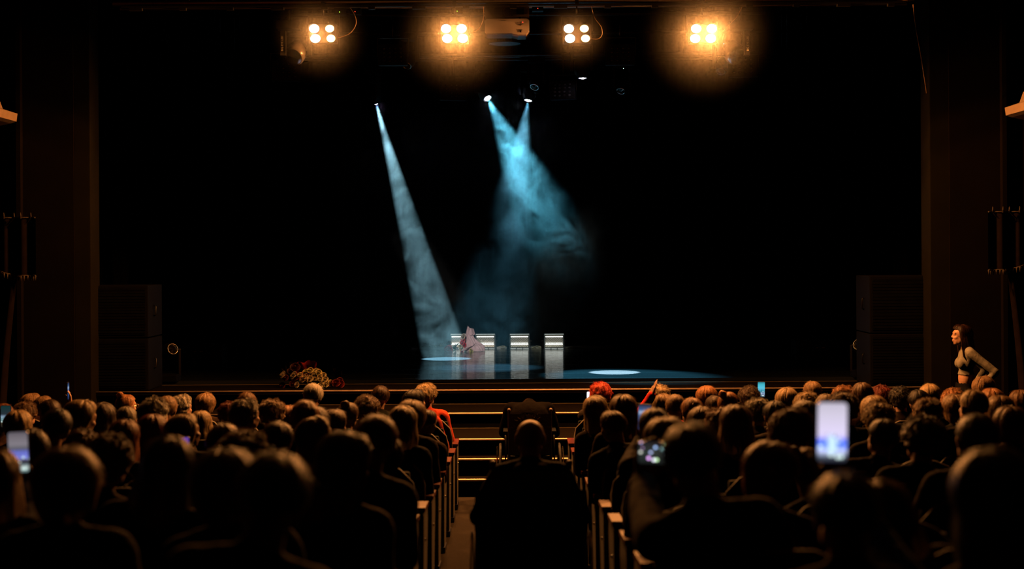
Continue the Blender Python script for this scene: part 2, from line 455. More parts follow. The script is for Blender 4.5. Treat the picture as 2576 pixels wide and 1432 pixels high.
m_ = MB().box((8.1, 21.5, 4), (.2, 10, 8.6)); struct('wall_stage_right', m_, M['drape'])
m_ = MB().box((0, 26.4, 4), (16.4, .2, 8.6)); struct('wall_stage_back', m_, M['drape'])

# loudspeaker stacks at both ends of the stage front
def cabinet_stack(cx, where, zt):
    for i, (h, z0) in enumerate(((.62, DECK), (zt - .62, DECK + .625))):
        t = empty('loudspeaker', (cx, 17.05, z0), 0, f'{"lower" if i == 0 else "upper"} large black loudspeaker box at the {where} end of the stage front', 'loudspeaker', None)
        MB().box((0, 0, h / 2), (.84, .66, h - .01), bev=.012).build('cabinet', M['black_plastic'], t)
        g = MB(); g.box((0, -.335, h / 2), (.78, .01, h - .08))
        for k in range(16): g.box((0, -.342, .06 + (h - .12) * k / 15), (.77, .004, .008))
        g.build('grille', M['drape'], t)
        for s in (-1, 1):
            MB().tube([(s * .43, -.1, h * .4), (s * .45, -.1, h * .42), (s * .45, -.1, h * .58), (s * .43, -.1, h * .6)], .01).build('handle', M['black_metal'], t)
cabinet_stack(-4.70, 'left', 1.24); cabinet_stack(4.62, 'right', 1.30)

# ================================================================== OVERHEAD TRUSS
tr = empty('lighting_truss', (.03, 15.10, 5.115), 0, 'long dark lighting truss of parallel pipes under the top of the stage opening', 'truss')
tr.rotation_euler = (0, 0, 0)
for (y, z, nm) in ((0, 0, 'pipe'), (.28, 0, 'pipe'), (.14, .25, 'pipe')):
    MB().cone((-4.25, y, z), .024, (4.25, y, z), .024, 16).build(nm, M['black_metal'] if z > .01 else M['steel'], tr)
mb = MB()
for i in range(34):
    a = -4.2 + i * .25
    mb.cone((a, 0, 0), .008, (a + .125, .14, .22), .008, 8); mb.cone((a + .125, .14, .22), .008, (a + .25, .28, 0), .008, 8)
    mb.cone((a, .28, 0), .008, (a + .125, 0, 0), .008, 8)
mb.build('brace', M['black_metal'], tr)
mb = MB().box((0, -.03, -.045), (8.3, .05, .02)); 
for i in range(17): mb.box((-4 + i * .5, -.03, -.068), (.07 if i % 3 else .14, .05, .025))
mb.build('socket_rail', M['black_metal'], tr)
for s in (-3.6, -1.2, 1.2, 3.6):
    MB().cone((s, .14, .24), .006, (s, .14, 1.44), .006, 8).build('hanging_wire', M['steel'], tr)

def clamp(t, z_top, y=0):
    mb = MB().cone((0, y, z_top - .05), .009, (0, y, z_top), .009, 8)
    mb.box((0, y, z_top), (.04, .07, .03)); mb.build('clamp', M['black_metal'], t)

# warm four-lamp blinders
def blinder(x, y, name_pos, watts, bright, idx):
    c = px(x, y, 15.02)
    t = empty('blinder_light', c, 0, f'four-lamp blinder light glowing warm orange, {name_pos}', 'stage light', 'warm blinder lights on the front truss')
    dx, dz = .082, .052
    MB().box((0, .075, 0), (.30, .10, .20), bev=.01).build('housing', M['black_metal'], t)
    yk = MB()
    for s in (-1, 1): yk.box((s * .165, .08, .09), (.008, .03, .22))
    yk.box((0, .08, .2), (.338, .03, .008)); yk.build('yoke', M['black_metal'], t)
    mb = MB().cone((0, .08, .2), .009, (0, .08, 5.115 - c.z - .02), .009, 8); mb.box((0, .08, 5.115 - c.z - .015), (.04, .07, .04)); mb.build('clamp', M['black_metal'], t)
    for i, (sx, sz) in enumerate(((-1, 1), (1, 1), (-1, -1), (1, -1))):
        ox = sx * dx + (.006 if (sz < 0) ^ (idx == 3) else -.006); oz = sz * dz
        r = .052 if bright[i] > 1 else .046
        ring = MB(); ring.grid(lambda u, v: Vector((ox + (r + .008) * math.cos(2 * PI * u), .02 - .03 * v, oz + (r * .86 + .007) * math.sin(2 * PI * u))), 28, 3, True)
        ring.build('lamp_rim', M['chrome'], t)
        lens = MB()
        lens.grid(lambda u, v: Vector((ox + r * (1 - v) * math.cos(2 * PI * u), .012 - .016 * math.sqrt(max(0, 1 - (1 - v) ** 2)), oz + r * .86 * (1 - v) * math.sin(2 * PI * u))), 28, 7, True)
        lens.build('lamp', [M['lampmat'][bright[i]]], t)
        spot('lamp_light', c + Vector((ox, -.03, oz)), c + Vector((ox * 4, -.766, -.643)), watts * bright[i] / sum(bright), BLINDER_COLOR, R(174), .05, .035, t)
    return t
def lamp_glow(name, edge, mid, strength):
    """a lens whose rim is redder and dimmer than its filament centre"""
    m = bpy.data.materials.new(name); m.use_nodes = True
    nt = m.node_tree; N = nt.nodes; Lk = nt.links; b = N['Principled BSDF']
    b.inputs['Base Color'].default_value = (.05, .03, .02, 1)
    lw = N.new('ShaderNodeLayerWeight'); lw.inputs[0].default_value = .35
    cr = N.new('ShaderNodeValToRGB'); cr.color_ramp.elements[0].color = (*mid, 1); cr.color_ramp.elements[1].color = (*edge, 1)
    cr.color_ramp.elements[0].position = .25; cr.color_ramp.elements[1].position = .8
    Lk.new(lw.outputs['Facing'], cr.inputs[0]); Lk.new(cr.outputs[0], b.inputs['Emission Color'])
    b.inputs['Emission Strength'].default_value = strength
    try: m.cycles.emission_sampling = 'NONE'
    except Exception: pass
    return m
M['lampmat'] = {1: lamp_glow('warm_lens', (1, .12, .01), (1, .66, .25), 6.0), 2: lamp_glow('bright_warm_lens', (1, .45, .15), (1, .85, .6), 16), 3: lamp_glow('brightest_warm_lens', (1, .6, .3), (1, .9, .7), 30)}
bl = [(811, 84, 'leftmost of the four on the front truss', (2, 1, 2, 1)),
      (1143, 84, 'on the front truss just left of the projector', (2, 2, 2, 3)),
      (1452, 84, 'dimmest of the four, just right of the projector', (2, 1, 2, 1)),
      (1770, 84, 'rightmost and brightest of the four', (2, 3, 2, 3))]
for i, (x, y, n, br) in enumerate(bl): blinder(x, y, n, BLINDER_W[i], br, i)

# looping cables beside the blinders, and the slanting one at the right
def cable(pts, r, label):
    P = [Vector(p) for p in pts]; out = []
    for i in range(len(P) - 1):
        a = P[max(i - 1, 0)]; b = P[i]; c = P[i + 1]; d = P[min(i + 2, len(P) - 1)]
        for k in range(8):
            t = k / 8
            out.append(.5 * ((2 * b) + (c - a) * t + (2 * a - 5 * b + 4 * c - d) * t * t + (3 * b - a - 3 * c + d) * t ** 3))
    out.append(P[-1])
    return MB().tube(out, r, 8).build('power_cable', M['cable_brown'], None, label=label, cat='cable')
M['cable_brown'] = mat('brown_cable', (.25, .14, .07), .5, noise_amt=.2)
for pts, lab in (([(878, 15), (893, 40), (895, 62), (882, 82), (862, 92), (842, 96)], 'thin cable looping from the truss to the leftmost blinder light'),
                 ([(1216, 15), (1216, 45), (1205, 72), (1185, 82), (1168, 84)], 'thin cable looping between the second blinder light and the projector'),
                 ([(1488, 15), (1496, 45), (1512, 68), (1514, 88), (1503, 98), (1480, 97)], 'thin cable looping right of the dimmest blinder light'),
                 ([(1868, 15), (1855, 40), (1835, 62), (1812, 85), (1798, 90)], 'thin cable sloping to the rightmost blinder light')):
    cable([px(x, y, 15.1) for x, y in pts], .0035, lab)
cable([px(2297, 12, 15.1), px(2304, 70, 15.7), px(2318, 150, 15.85), px(2331, 235, 16.0)], .005, 'thin pale cable slanting down from the right end of the truss')
for x, y, c, lab in ((854, 30, 'led_green', 'tiny green indicator lamp above the leftmost blinder light'), (893, 29, 'led_red', 'tiny red indicator lamp right of the leftmost blinder light'),
                (1150, 28, 'led_green', 'tiny green indicator lamp above the second blinder light'), (1353, 21, 'led_red', 'tiny red indicator lamp right of the projector')):
    p = px(x, y, 15.35)
    t = empty('dimmer_pack', p, 0, lab + ' on a small dark dimmer pack', 'dimmer')
    MB().box((0, .06, .01), (.12, .1, .07), bev=.005).build('case', M['black_plastic'], t)
    MB().ell((0, .006, 0), (.0045, .004, .006)).build('indicator', M[c], t)
    MB().cone((0, .06, .04), .005, (0, .06, 5.105 - p.z), .005, 8).build('bracket', M['black_metal'], t)

# projector hung under the truss
pj = empty('projector', px(1275.5, 50, 15.30), 0, 'pale projector hung between the two middle blinder lights', 'projector')
w, h = .478, .308
mb = MB()
def outline(z0, z1, zr):
    return [(-w / 2 + .02, z0), (w * .12, z0), (w * .25, zr), (w / 2 - .035, zr), (w / 2, zr + .04), (w / 2, z1 - .02), (w / 2 - .02, z1), (-w / 2 + .02, z1), (-w / 2, z1 - .02), (-w / 2, z0 + .02)]
mb.prism(outline(-h / 2, h / 2, -h / 2 - .015), 1, .0, .30)
mb.build('rear_housing', M['white_brown'] if 'white_brown' in M else mat('projector_body', (.32, .21, .13), .5, noise_amt=.05), pj)
mb = MB().prism([(x, z) for x, z in outline(-h / 2 + .004, h / 2 - .148, -h / 2 - .011)], 1, -.035, .004)
mb.build('cover', M['white_plastic'], pj)
for cx in (-.096, .022):
    g = MB(); g.prism([(cx + .05 * math.copysign(abs(math.cos(a)) ** .6, math.cos(a)), .083 + .05 * math.copysign(abs(math.sin(a)) ** .6, math.sin(a))) for a in [2 * PI * k / 32 for k in range(32)]], 1, -.004, .002)
    for k in range(7): g.box((cx - .036 + .012 * k, -.006, .083), (.003, .004, .085))
    g.build('vent', M['dark_brown'] if 'dark_brown' in M else mat('vent_brown', (.07, .04, .025), .6, noise_amt=.2), pj)
MB().box((.14, -.003, .088), (.08, .006, .06)).build('port', M['black_plastic'], pj)
MB().box((.137, -.003, .02), (.022, .006, .017)).build('socket', M['black_plastic'], pj)
MB().box((-.04, -.037, -.012), (.045, .004, .006)).build('latch', M['steel'], pj)
k = MB()
for a in range(8):
    an = PI + PI * a / 7
    k.box((.143 + .026 * math.cos(an), -.037, -.035 + .026 * math.sin(an)), (.01, .004, .007))
k.ell((.143, -.037, -.062), (.014, .003, .007)); k.build('keypad', M['steel'], pj)
k = MB().box((.143, -.037, -.115), (.038, .004, .012)); k.box((.135, -.037, -.13), (.006, .004, .02)); k.box((.152, -.037, -.13), (.006, .004, .02)); k.build('status_panel', M['steel'], pj)
MB().ell((.168, -.037, -.033), (.007, .004, .006)).build('indicator', M['led_red'], pj)
mb = MB().box((0, .15, h / 2 + .01), (.2, .2, .015)); mb.cone((0, .1, h / 2 + .01), .02, (0, .1, h / 2 + .12), .02); mb.build('ceiling_mount', M['black_metal'], pj)

# moving head lights
def moving_head(name, loc, rz, label, aim, lens_mat, hung=True, s=1.0, group=None, text=None, shine='black_metal', r_lens=.055, bar=None):
    """base, two yoke arms, and a head aimed at the point aim"""
    t = empty(name, loc, 0, label, 'stage light', group)
    sg_ = 1 if hung else -1
    MB().box((0, 0, sg_ * .33 * s), (.26 * s, .24 * s, .09 * s), bev=.012).build('base', M['black_plastic'], t)
    dirv = (Vector(aim) - Vector(loc)).normalized()
    side = dirv.cross(Vector((0, 0, 1)))
    side = side.normalized() if side.length > .2 else Vector((1, 0, 0))
    rot = Matrix((side, side.cross(dirv) * -1, dirv)).transposed().to_3x3()
    if rot.determinant() < 0: rot = Matrix((-side, side.cross(dirv) * -1, dirv)).transposed().to_3x3()
    for q in (-1, 1):
        a = MB(); hs = Vector((side.x, side.y, 0)).normalized()
        rr = Matrix.Rotation(math.atan2(hs.y, hs.x), 3, 'Z')
        a.box(rr @ Vector((q * .135 * s, 0, sg_ * .14 * s)), (.035 * s, .09 * s, .34 * s), rr, bev=.008)
        arm = a.build('yoke_arm', M['black_metal'], t)
    hd = MB()
    prof = [(-.14, .05), (-.12, .085), (-.04, .10), (.06, .10), (.11, .075), (.13, .065)]
    hd.grid(lambda u, v: rot @ Vector((s * prof[int(round(v * 5))][1] * math.cos(2 * PI * u), s * prof[int(round(v * 5))][1] * math.sin(2 * PI * u), s * prof[int(round(v * 5))][0])), 32, 6, True)
    hd.ell(rot @ Vector((0, 0, -.13 * s)), (.05 * s, .05 * s, .03 * s), rot)
    hd.build('head', M['black_plastic'], t)
    rg = MB(); rg.grid(lambda u, v: rot @ Vector((s * (.066 + .008 * math.cos(2 * PI * v)) * math.cos(2 * PI * u), s * (.066 + .008 * math.cos(2 * PI * v)) * math.sin(2 * PI * u), s * (.13 + .008 * math.sin(2 * PI * v)))), 32, 7, True)
    rg.build('lens_ring', M[shine], t)
    ln = MB(); ln.grid(lambda u, v: rot @ Vector((r_lens * s * (1 - v) * math.cos(2 * PI * u), r_lens * s * (1 - v) * math.sin(2 * PI * u), s * (.128 + .02 * v))), 28, 5, True)
    ln.build('lens', M[lens_mat], t)
    if hung:
        MB().cone((0, 0, .37 * s), .014, (0, bar[0] - loc[1], bar[1] - loc[2]), .014, 8).build('clamp', M['black_metal'], t)
    return t, Vector(loc) + dirv * .16 * s
M['dark_glass'] = mat('dark_glass', (.01, .01, .012), .08, noise_amt=.1, noise_scale=5)
# upstage truss which carries the moving heads
def pipe_run(y, z, label):
    t = empty('lighting_bar', (0, y, z), 0, label, 'lighting bar')
    MB().cone((-4.6, 0, 0), .025, (4.6, 0, 0), .025, 12).build('pipe', M['black_metal'], t)
    for s in (-4, 0, 4): MB().cone((s, 0, 0), .005, (s, 0, 8.2 - z), .005, 6).build('hanging_wire', M['black_metal'], t)
BARS = dict(mid=(20.6, px(1228, 250, 20.6).z + .62), rear=(21.0, px(947, 264, 21).z + .66), front=(19.2, px(1466, 200, 19.2).z + .63),
            wash=(17.58, px(987, 137, 17.5).z + .5), wash_rear=(19.58, px(1143, 228, 19.5).z + .5))
heads = [((947, 264), 21.0, on(1122, 903, DECK), 'stage light whose long narrow beam slants down at the left of the stage', 'violet_lamp'),
         ((1228, 250), 20.6, on(1565, 945, DECK), 'stage light at the top left of the turquoise smoke cloud', 'cool_lamp'),
         ((1328, 256), 20.6, on(1225, 925, DECK), 'stage light at the top right of the turquoise smoke cloud', 'cool_lamp'),
         ((1466, 200), 19.2, on(1545, 937, DECK), 'stage light shining violet white, high and rightmost above the stage', 'violet_lamp')]
specs = [(BEAM_W[0], (.40, .77, .93), R(10.6), .18), (BEAM_W[1], (.15, .68, .95), R(27), .6), (BEAM_W[2], (.20, .66, .95), R(25), .8), (BEAM_W[3], (.68, .9, 1), R(9.8), .12)]
for (xy, d, tgt, lab, lm), (wt, colr, sz, bl_) in zip(heads, specs):
    lens = px(xy[0], xy[1], d)
    dv = (tgt - lens).normalized()
    c = lens - dv * .15
    t, fr = moving_head('moving_head_light', c, 0, lab, tgt, lm, r_lens=.05, bar=BARS[{947: 'rear', 1466: 'front'}.get(xy[0], 'mid')])
    spot('beam', lens + dv * .01, tgt, wt, colr, sz, bl_, .025, t)
zb = px(1228, 250, 20.6).z + .15 + .37 + .1
pipe_run(*BARS['mid'], 'black lighting bar above the middle of the stage')
pipe_run(*BARS['rear'], 'black lighting bar above the rear of the stage')
pipe_run(*BARS['front'], 'black lighting bar high above the front of the stage')

# the two moving heads on the front truss with printed arms, and unlit ones further back
def arm_head(x, y, sgn, lab):
    c = px(x, y, 15.3)
    t = empty('moving_head_light', c, 0, lab, 'stage light')
    MB().box((sgn * .03, .12, .21), (.26, .22, .09), bev=.012).build('base', M['black_plastic'], t)
    MB().box((-sgn * .012, 0, .0), (.062, .10, .27), bev=.01).build('yoke_arm', M['black_metal'], t)
    MB().box((sgn * .26, .12, .03), (.05, .1, .3), bev=.01).build('yoke_arm', M['black_metal'], t)
    e = MB()
    e.box((sgn * .02, -.052, .0), (.006, .006, .25)); e.build('edge_trim', M['steel'], t)
    tm = text_mesh('lettering', 'BIG EYE LED', .030, M['lettering'])
    o = link('lettering', tm, t, (-sgn * .018, -.0515, -.005)); o.rotation_euler = (PI / 2, -PI / 2, 0)
    hd = MB()
    prof = [(-.12, .05), (-.10, .1), (.0, .115), (.07, .115), (.09, .10)]
    rot = Euler((R(150), 0, -sgn * R(28))).to_matrix()
    cen = Vector((sgn * .125, .1, -.09))
    rot = Vector((sgn * -.25, -.75, -.62)).to_track_quat('Z', 'Y').to_matrix()
    cen = Vector((sgn * .105, .12, -.08))
    hd.grid(lambda u, v: cen + rot @ Vector((prof[int(round(v * 4))][1] * math.cos(2 * PI * u), prof[int(round(v * 4))][1] * math.sin(2 * PI * u), prof[int(round(v * 4))][0])), 32, 5, True)
    hd.ell(cen + rot @ Vector((0, 0, -.11)), (.05, .05, .03), rot)
    hd.build('head', M['steel_dark'], t)
    ln = MB(); ln.grid(lambda u, v: cen + rot @ Vector((.095 * (1 - v) * math.cos(2 * PI * u), .095 * (1 - v) * math.sin(2 * PI * u), .088 + .012 * v)), 28, 4, True); ln.build('lens', M['dark_glass'], t)
    MB().cone((sgn * .03, .12, .25), .012, (sgn * .03, .12, 5.115 - c.z - .02), .012, 8).build('clamp', M['black_metal'], t)
M['lettering'] = mat('white_lettering', (.5, .45, .36), .6, noise_amt=.1)
M['steel_dark'] = mat('dark_shiny_plastic', (.10, .085, .07), .25, noise_amt=.1)
spot('added_spot', px(1856, 128, 15.1), on(1275, 878, DECK), 1200, (.85, .95, .9), R(13), .8, .04)  # added lamp without a visible source, brightens the board and cables
spot('added_spot', px(735, 128, 15.1), on(1184, 880, DECK) + Vector((0, 0, .15)), 1500, (1, .86, .8), R(6), .6, .04)  # another added lamp, no lit fixture there; brightens the pink bouquet
arm_head(716, 110, 1, 'black moving head light with lettering on its arm, left of the blinder lights')
arm_head(1875, 110, -1, 'black moving head light with lettering on its arm, right of the blinder lights')
for x, y, d, lab, lm in ((1350, 205, 20.4, 'unlit moving head light whose rim catches blue light above the smoke', 'dark_glass'),
                         (1030, 150, 19.2, 'unlit moving head light high left above the stage with a rim catching light', 'dark_glass'),
                         (1818, 165, 19.4, 'unlit moving head light high at the right above the stage', 'dark_glass'),
                         (1567, 215, 20.6, 'unlit moving head light right of the violet white light', 'dark_glass')):
    c = px(x, y, d)
    t, _ = moving_head('moving_head_light', c, 0, lab, c + Vector((-.3, -.6, -.8)), lm, shine='chrome', s=.9, bar=BARS['mid' if x in (1350, 1567) else 'front'])
    if x in (1818, 1567):
        b = MB()
        for q in ((0, 0), (0, -.05)) if x == 1567 else ((0, 0),): b.ell(Vector((q[0], -.12, .28 + q[1])), (.006, .004, .008))
        b.build('indicator', M['led_white'], t)

# unlit sixteen-lens wash lights
SHARED = {}
def wash(x, y, d, lab, n=4, cols=4, rz=0):
    c = px(x, y, d)
    t = empty('wash_light', c, rz, lab, 'stage light', 'unlit sixteen-lens wash lights')
    MB().box((0, .08, 0), (.36, .12, .26), bev=.01).build('housing', M['black_plastic'], t)
    if 'lens' not in SHARED: SHARED['lens'] = MB().ell((0, 0, 0), (.021, .012, .015), seg=12, rings=8).mesh('lens', M['lens_glass'])
    for i in range(4):
        for j in range(4): link('lens', SHARED['lens'], t, (-.105 + .07 * i, .016, -.075 + .05 * j))
    y_ = MB()
    for s in (-1, 1): y_.box((s * .19, .08, .1), (.008, .03, .22))
    y_.box((0, .08, .21), (.388, .03, .008)); br = BARS['wash' if d < 18 else 'wash_rear']; y_.cone((0, .08, .21), .012, (0, .08, br[1] - c.z), .012, 8); y_.build('yoke', M['black_metal'], t)
M['lens_glass'] = mat('frosted_lens', (.10, .09, .08), .25, noise_amt=.1)
wash(987, 137, 17.5, 'unlit wash light with a grid of lenses, below and left of the second blinder')
wash(1561, 136, 17.5, 'unlit wash light with a grid of lenses, below and right of the third blinder')
wash(720, 176, 17.5, 'unlit wash light with a grid of lenses, under the left lettered moving head', rz=.2)
wash(1868, 166, 17.5, 'unlit wash light with a grid of lenses, under the right lettered moving head', rz=-.2)
wash(1143, 228, 19.5, 'unlit wash light hanging left of the upper smoke beams', rz=.3)
wash(1413, 226, 19.5, 'unlit wash light hanging right of the upper smoke beams', rz=-.3)
pipe_run(*BARS['wash'], 'black lighting bar just behind the top of the stage opening')
pipe_run(*BARS['wash_rear'], 'black lighting bar between the smoke beams and the stage front')

# flat round metal dish under the projector
M['dish_metal'] = mat('dull_metal', (.12, .13, .13), .4, metal=.6, noise_amt=.3)
dc = px(1270, 110, 18.6)
t = empty('round_dish', dc, 0, 'flat round metal dish hanging level below the projector', 'dish')
mb = MB(); mb.grid(lambda u, v: Vector((.21 * v * math.cos(2 * PI * u), .21 * v * math.sin(2 * PI * u), .02 * (1 - v * v) - .0)), 48, 6, True); mb.build('dish', M['dish_metal'], t)
mb = MB(); mb.grid(lambda u, v: Vector(((.21 + .006 * math.cos(2 * PI * v)) * math.cos(2 * PI * u), (.21 + .006 * math.cos(2 * PI * v)) * math.sin(2 * PI * u), .006 * math.sin(2 * PI * v))), 48, 7, True); mb.build('rim', M['black_metal'], t)
MB().cone((0, 0, .02), .008, (0, 0, 8.2 - dc.z), .008, 8).build('rod', M['black_metal'], t)

# ================================================================== THINGS ON THE STAGE
def strobe():
    t = empty('strobe_light', (0, 0, 0), 0, 'x', 'stage light', 'lit strobe lights on the stage floor')
    w, h = .335, .245
    MB().box((0, .07, h / 2 + .005), (w, .10, h), bev=.008).build('housing', M['strobe_case'], t)
    f = MB()
    f.box((0, -.0, h), (w - .01, .045, .01)); f.box((0, .0, .012), (w - .01, .045, .012))
    for s in (-1, 1): f.box((s * (w / 2 - .007), 0, h / 2), (.012, .045, h))
    f.build('frame', M['strobe_case'], t)
    r = MB(); r.grid(lambda u, v: Vector((-w / 2 + .02 + (w - .04) * u, .016 - .02 * abs(v - .5) * 2, .03 + (h - .05) * v)), 3, 9); r.build('reflector', M['reflector'], t)
    b = MB()
    for k in range(9): b.box((-.13 + k * .0325, -.008, h - .043), (.029, .008, .014))
    b.build('upper_led_bar', M['strobe_bar'], t)
    b = MB(); b.cap((-w / 2 + .03, -.012, .078), .008, (w / 2 - .03, -.012, .078), .008, 12)
    for k in range(7): b.box((-.12 + k * .04, -.012, .098), (.034, .006, .01))
    b.build('flash_tube', M['strobe_bar'], t)
    b = MB()
    for k in range(3): b.box((-.105 + k * .105, -.024, .012), (.092, .004, .009))
    b.box((0, -.024, h + .001), (w - .02, .004, .006))
    b.build('edge_led_bar', M['strobe_dim'], t)
    wr = MB()
    for k in range(13):
        a = -w / 2 + .02 + k * (w - .04) / 12
        wr.cone((a, -.02, .03), .0012, (min(a + .09, w / 2 - .02), -.02, .2), .0012, 5); wr.cone((a, -.02, .03), .0012, (max(a - .09, -w / 2 + .02), -.02, .2), .0012, 5)
    wr.build('wire_grille', M['steel'], t)
    for s in (-1, 1):
        y_ = MB().box((s * (w / 2 + .014), .06, .07), (.01, .05, .15)); y_.cap((s * (w / 2 + .005), .06, .13), .014, (s * (w / 2 + .034), .06, .13), .014, 12)
        y_.box((s * (w / 2 - .01), .06, .0025), (.06, .12, .005)); y_.build('bracket', M['black_metal'], t)
    return t
M['strobe_case'] = mat('grey_case', (.10, .12, .12), .4, noise_amt=.15)
sb = strobe()
names = ['leftmost strobe light on the stage floor, half hidden behind the flowers', 'second strobe light, its left edge behind the pink wrapped bouquet',
         'third strobe light, standing free in the middle of the row', 'rightmost strobe light of the lit row on the stage floor']
for i, x in enumerate((1158, 1221, 1307, 1394)):
    o = sb if i == 0 else copy_tree(sb)
    p = on(x, 878, DECK); p.z = DECK; o.location = p; o['label'] = names[i]
YS = on(1300, 878, DECK).y

# roses
def rose_mesh(seed, n=3):
    rnd = random.Random(seed); mb = MB()
    mb.ell((0, 0, .018), (.009, .009, .013), seg=10, rings=8)
    for ring, (r, h, k, op) in enumerate(((.009, .036, 3, .0), (.015, .036, 4, .1), (.022, .033, 4, .3), (.028, .027, 5, .6), (.033, .020, 5, .9))):
        for q in range(k):
            a0 = 2 * PI * q / k + ring * .7 + rnd.uniform(-.1, .1); wd = 2 * PI / k * .72
            def pt(u, v):
                a = a0 + (u - .5) * wd * 1.7
                vv = v; rr = r * (.35 + .65 * math.sin(min(vv, 1) * PI / 2)) + op * .010 * vv * vv
                edge = 1 - .35 * (2 * u - 1) ** 2
                return Vector((rr * math.cos(a), rr * math.sin(a), -.004 + (h * 1.05) * vv * edge - op * .006 * max(0, vv - .7) * 3))
            mb.grid(pt, 6, 6)
    mb.cone((0, 0, -.02), .004, (0, 0, 0), .012, 8)
    return mb.mesh('rose', M['petal'])
ROSE = [rose_mesh(s) for s in range(3)]
def rose(parent, loc, direction, size, color, name='rose'):
    o = link(name, random.choice(ROSE), parent); o.color = (*color, 1)
    q = Vector(direction).to_track_quat('Z', 'Y'); o.rotation_mode = 'QUATERNION'; o.rotation_quaternion = q
    o.location = loc; o.scale = (size, size, size); return o
def leaf_cluster(parent, pts, size, n=5):
    mb = MB()
    for p in pts:
        for k in range(n):
            a = random.uniform(0, 2 * PI); el = random.uniform(-.2, 1.1); L = size * random.uniform(.7, 1.2)
            d = Vector((math.cos(a) * math.cos(el), math.sin(a) * math.cos(el), math.sin(el))); s = d.cross(Vector((0, 0, 1))).normalized()
            up = s.cross(d)
            mb.grid(lambda u, v: Vector(p) + d * L * v + s * (u - .5) * L * .5 * math.sin(PI * min(max(v, .02), .98)) ** .8 + up * (abs(u - .5) * .1 * L - .15 * L * v * v), 5, 6)
    mb.build('leaves', M['leaf'], parent)
def wrap(parent, material, rad0, rad1, length, rot, loc, folds=9, amp=.12, seed=1, name='wrapping'):
    mb = MB()
    def pt(u, v):
        a = 2 * PI * u; r = rad0 + (rad1 - rad0) * v ** .8
        r *= 1 + amp * v * math.sin(folds * a + 3 * noise.noise(Vector((u * 4, v * 2, seed)))) + .12 * noise.noise(Vector((math.cos(a) * 2, math.sin(a) * 2, v * 3 + seed)))
        L = length * (1 + .12 * math.sin(5 * a + seed) * v)
        return rot @ Vector((r * math.cos(a), r * math.sin(a), L * v)) + Vector(loc)
    mb.grid(pt, 90, 16, True)
    o = mb.build(name, material, parent)
    return o
# pink wrapped bouquet in front of the strobes, lying head down to the left
bp_ = on(1184, 884, DECK)
bq = empty('bouquet', (bp_.x, bp_.y, DECK), 0, 'bouquet in pale pink paper lying on the stage in front of the strobe lights', 'bouquet')
rot = Vector((-.55, -.12, -.72)).to_track_quat('Z', 'Y').to_matrix()
mb = MB()
def pk(u, v):     # crumpled upright cone of paper: narrow top, wide skirt
    a = 2 * PI * u; r = .010 + .150 * v ** 1.05
    n1 = noise.noise(Vector((math.cos(a) * 1.9, math.sin(a) * 1.9, v * 3.2)))
    n2 = noise.noise(Vector((math.cos(a) * 5, math.sin(a) * 5, v * 6)))
    r *= 1 + .38 * n1 * (.4 + v) + .16 * n2 + .14 * (abs(math.sin(3.5 * a + 4 * v)) - .5)
    cx = -.045 + .075 * v ** 1.4
    return Vector((cx + r * (1.15 if math.cos(a) > 0 else .85) * math.cos(a), r * .7 * math.sin(a), .375 * (1 - v) + .004 + (.030 * math.sin(3 * a) + .015 * math.sin(8 * a)) * (1 - v)))
mb.grid(pk, 110, 26, True)
for k in range(7):
    a0 = k * 1.1; mb.grid(lambda u, v: Vector((-.04 + .012 * k + .05 * (u - .5) * (1.5 - v) + .02 * math.sin(a0), -.02 + .03 * math.cos(a0 + u * 2), .27 + .10 * v + .01 * math.sin(u * 8))), 6, 5)
mb.build('wrapping', M['paper'], bq)
mb = MB(); mb.grid(lambda u, v: Vector((-.15 + .26 * u + .05 * v, -.13 - .015 * math.sin(u * 7) - .03 * v, .018 + .16 * u * u + .05 * v - .02 * u)), 14, 6); mb.build('paper_fold', M['paper'], bq)
for (x, z, s, c) in ((-.115, .19, 1.3, (.75, .1, .12)), (-.135, .145, 1.2, (.8, .03, .06)), (-.10, .11, 1.35, (.75, .02, .05)), (-.14, .055, 1.3, (.75, .72, .35)), (-.16, .09, 1.1, (.8, .78, .5)),
                     (-.12, .235, 1.2, (.75, .62, .5)), (-.105, .265, 1.0, (.7, .65, .55)), (-.135, .02, 1.0, (.6, .02, .04)), (.015, .02, 1.1, (.8, .75, .3))):
    rose(bq, (x, -.10 - random.uniform(0, .03), z), (random.uniform(-.6, -.2), -1, random.uniform(-.1, .3)), s * .8, c)
leaf_cluster(bq, [(-.13, -.06, .25), (-.15, -.05, .1)], .05)
# green leaves with a dark red rose left of it
p = on(1145, 884, DECK)
lf = empty('flower_stem', (p.x, p.y, DECK), 0, 'upright bunch of dark green leaves left of the pink bouquet', 'plant')
leaf_cluster(lf, [(0, 0, .02), (0, 0, .05), (.01, 0, .08)], .075, 7)
MB().cap((0, 0, 0), .006, (.005, 0, .12), .004, 8).build('stem', M['leaf'], lf)
p = on(1130, 884, DECK)
rr_ = empty('rose_bunch', (p.x, p.y, DECK), 0, 'dark red rose lying beside the green leaves on the stage', 'flower')
for q in ((0, 0, .045, 1.4), (-.03, .01, .03, 1.2), (.02, -.01, .02, 1.1)): rose(rr_, q[:3], (-.3, -1, .3), q[3], (.35, .01, .02))
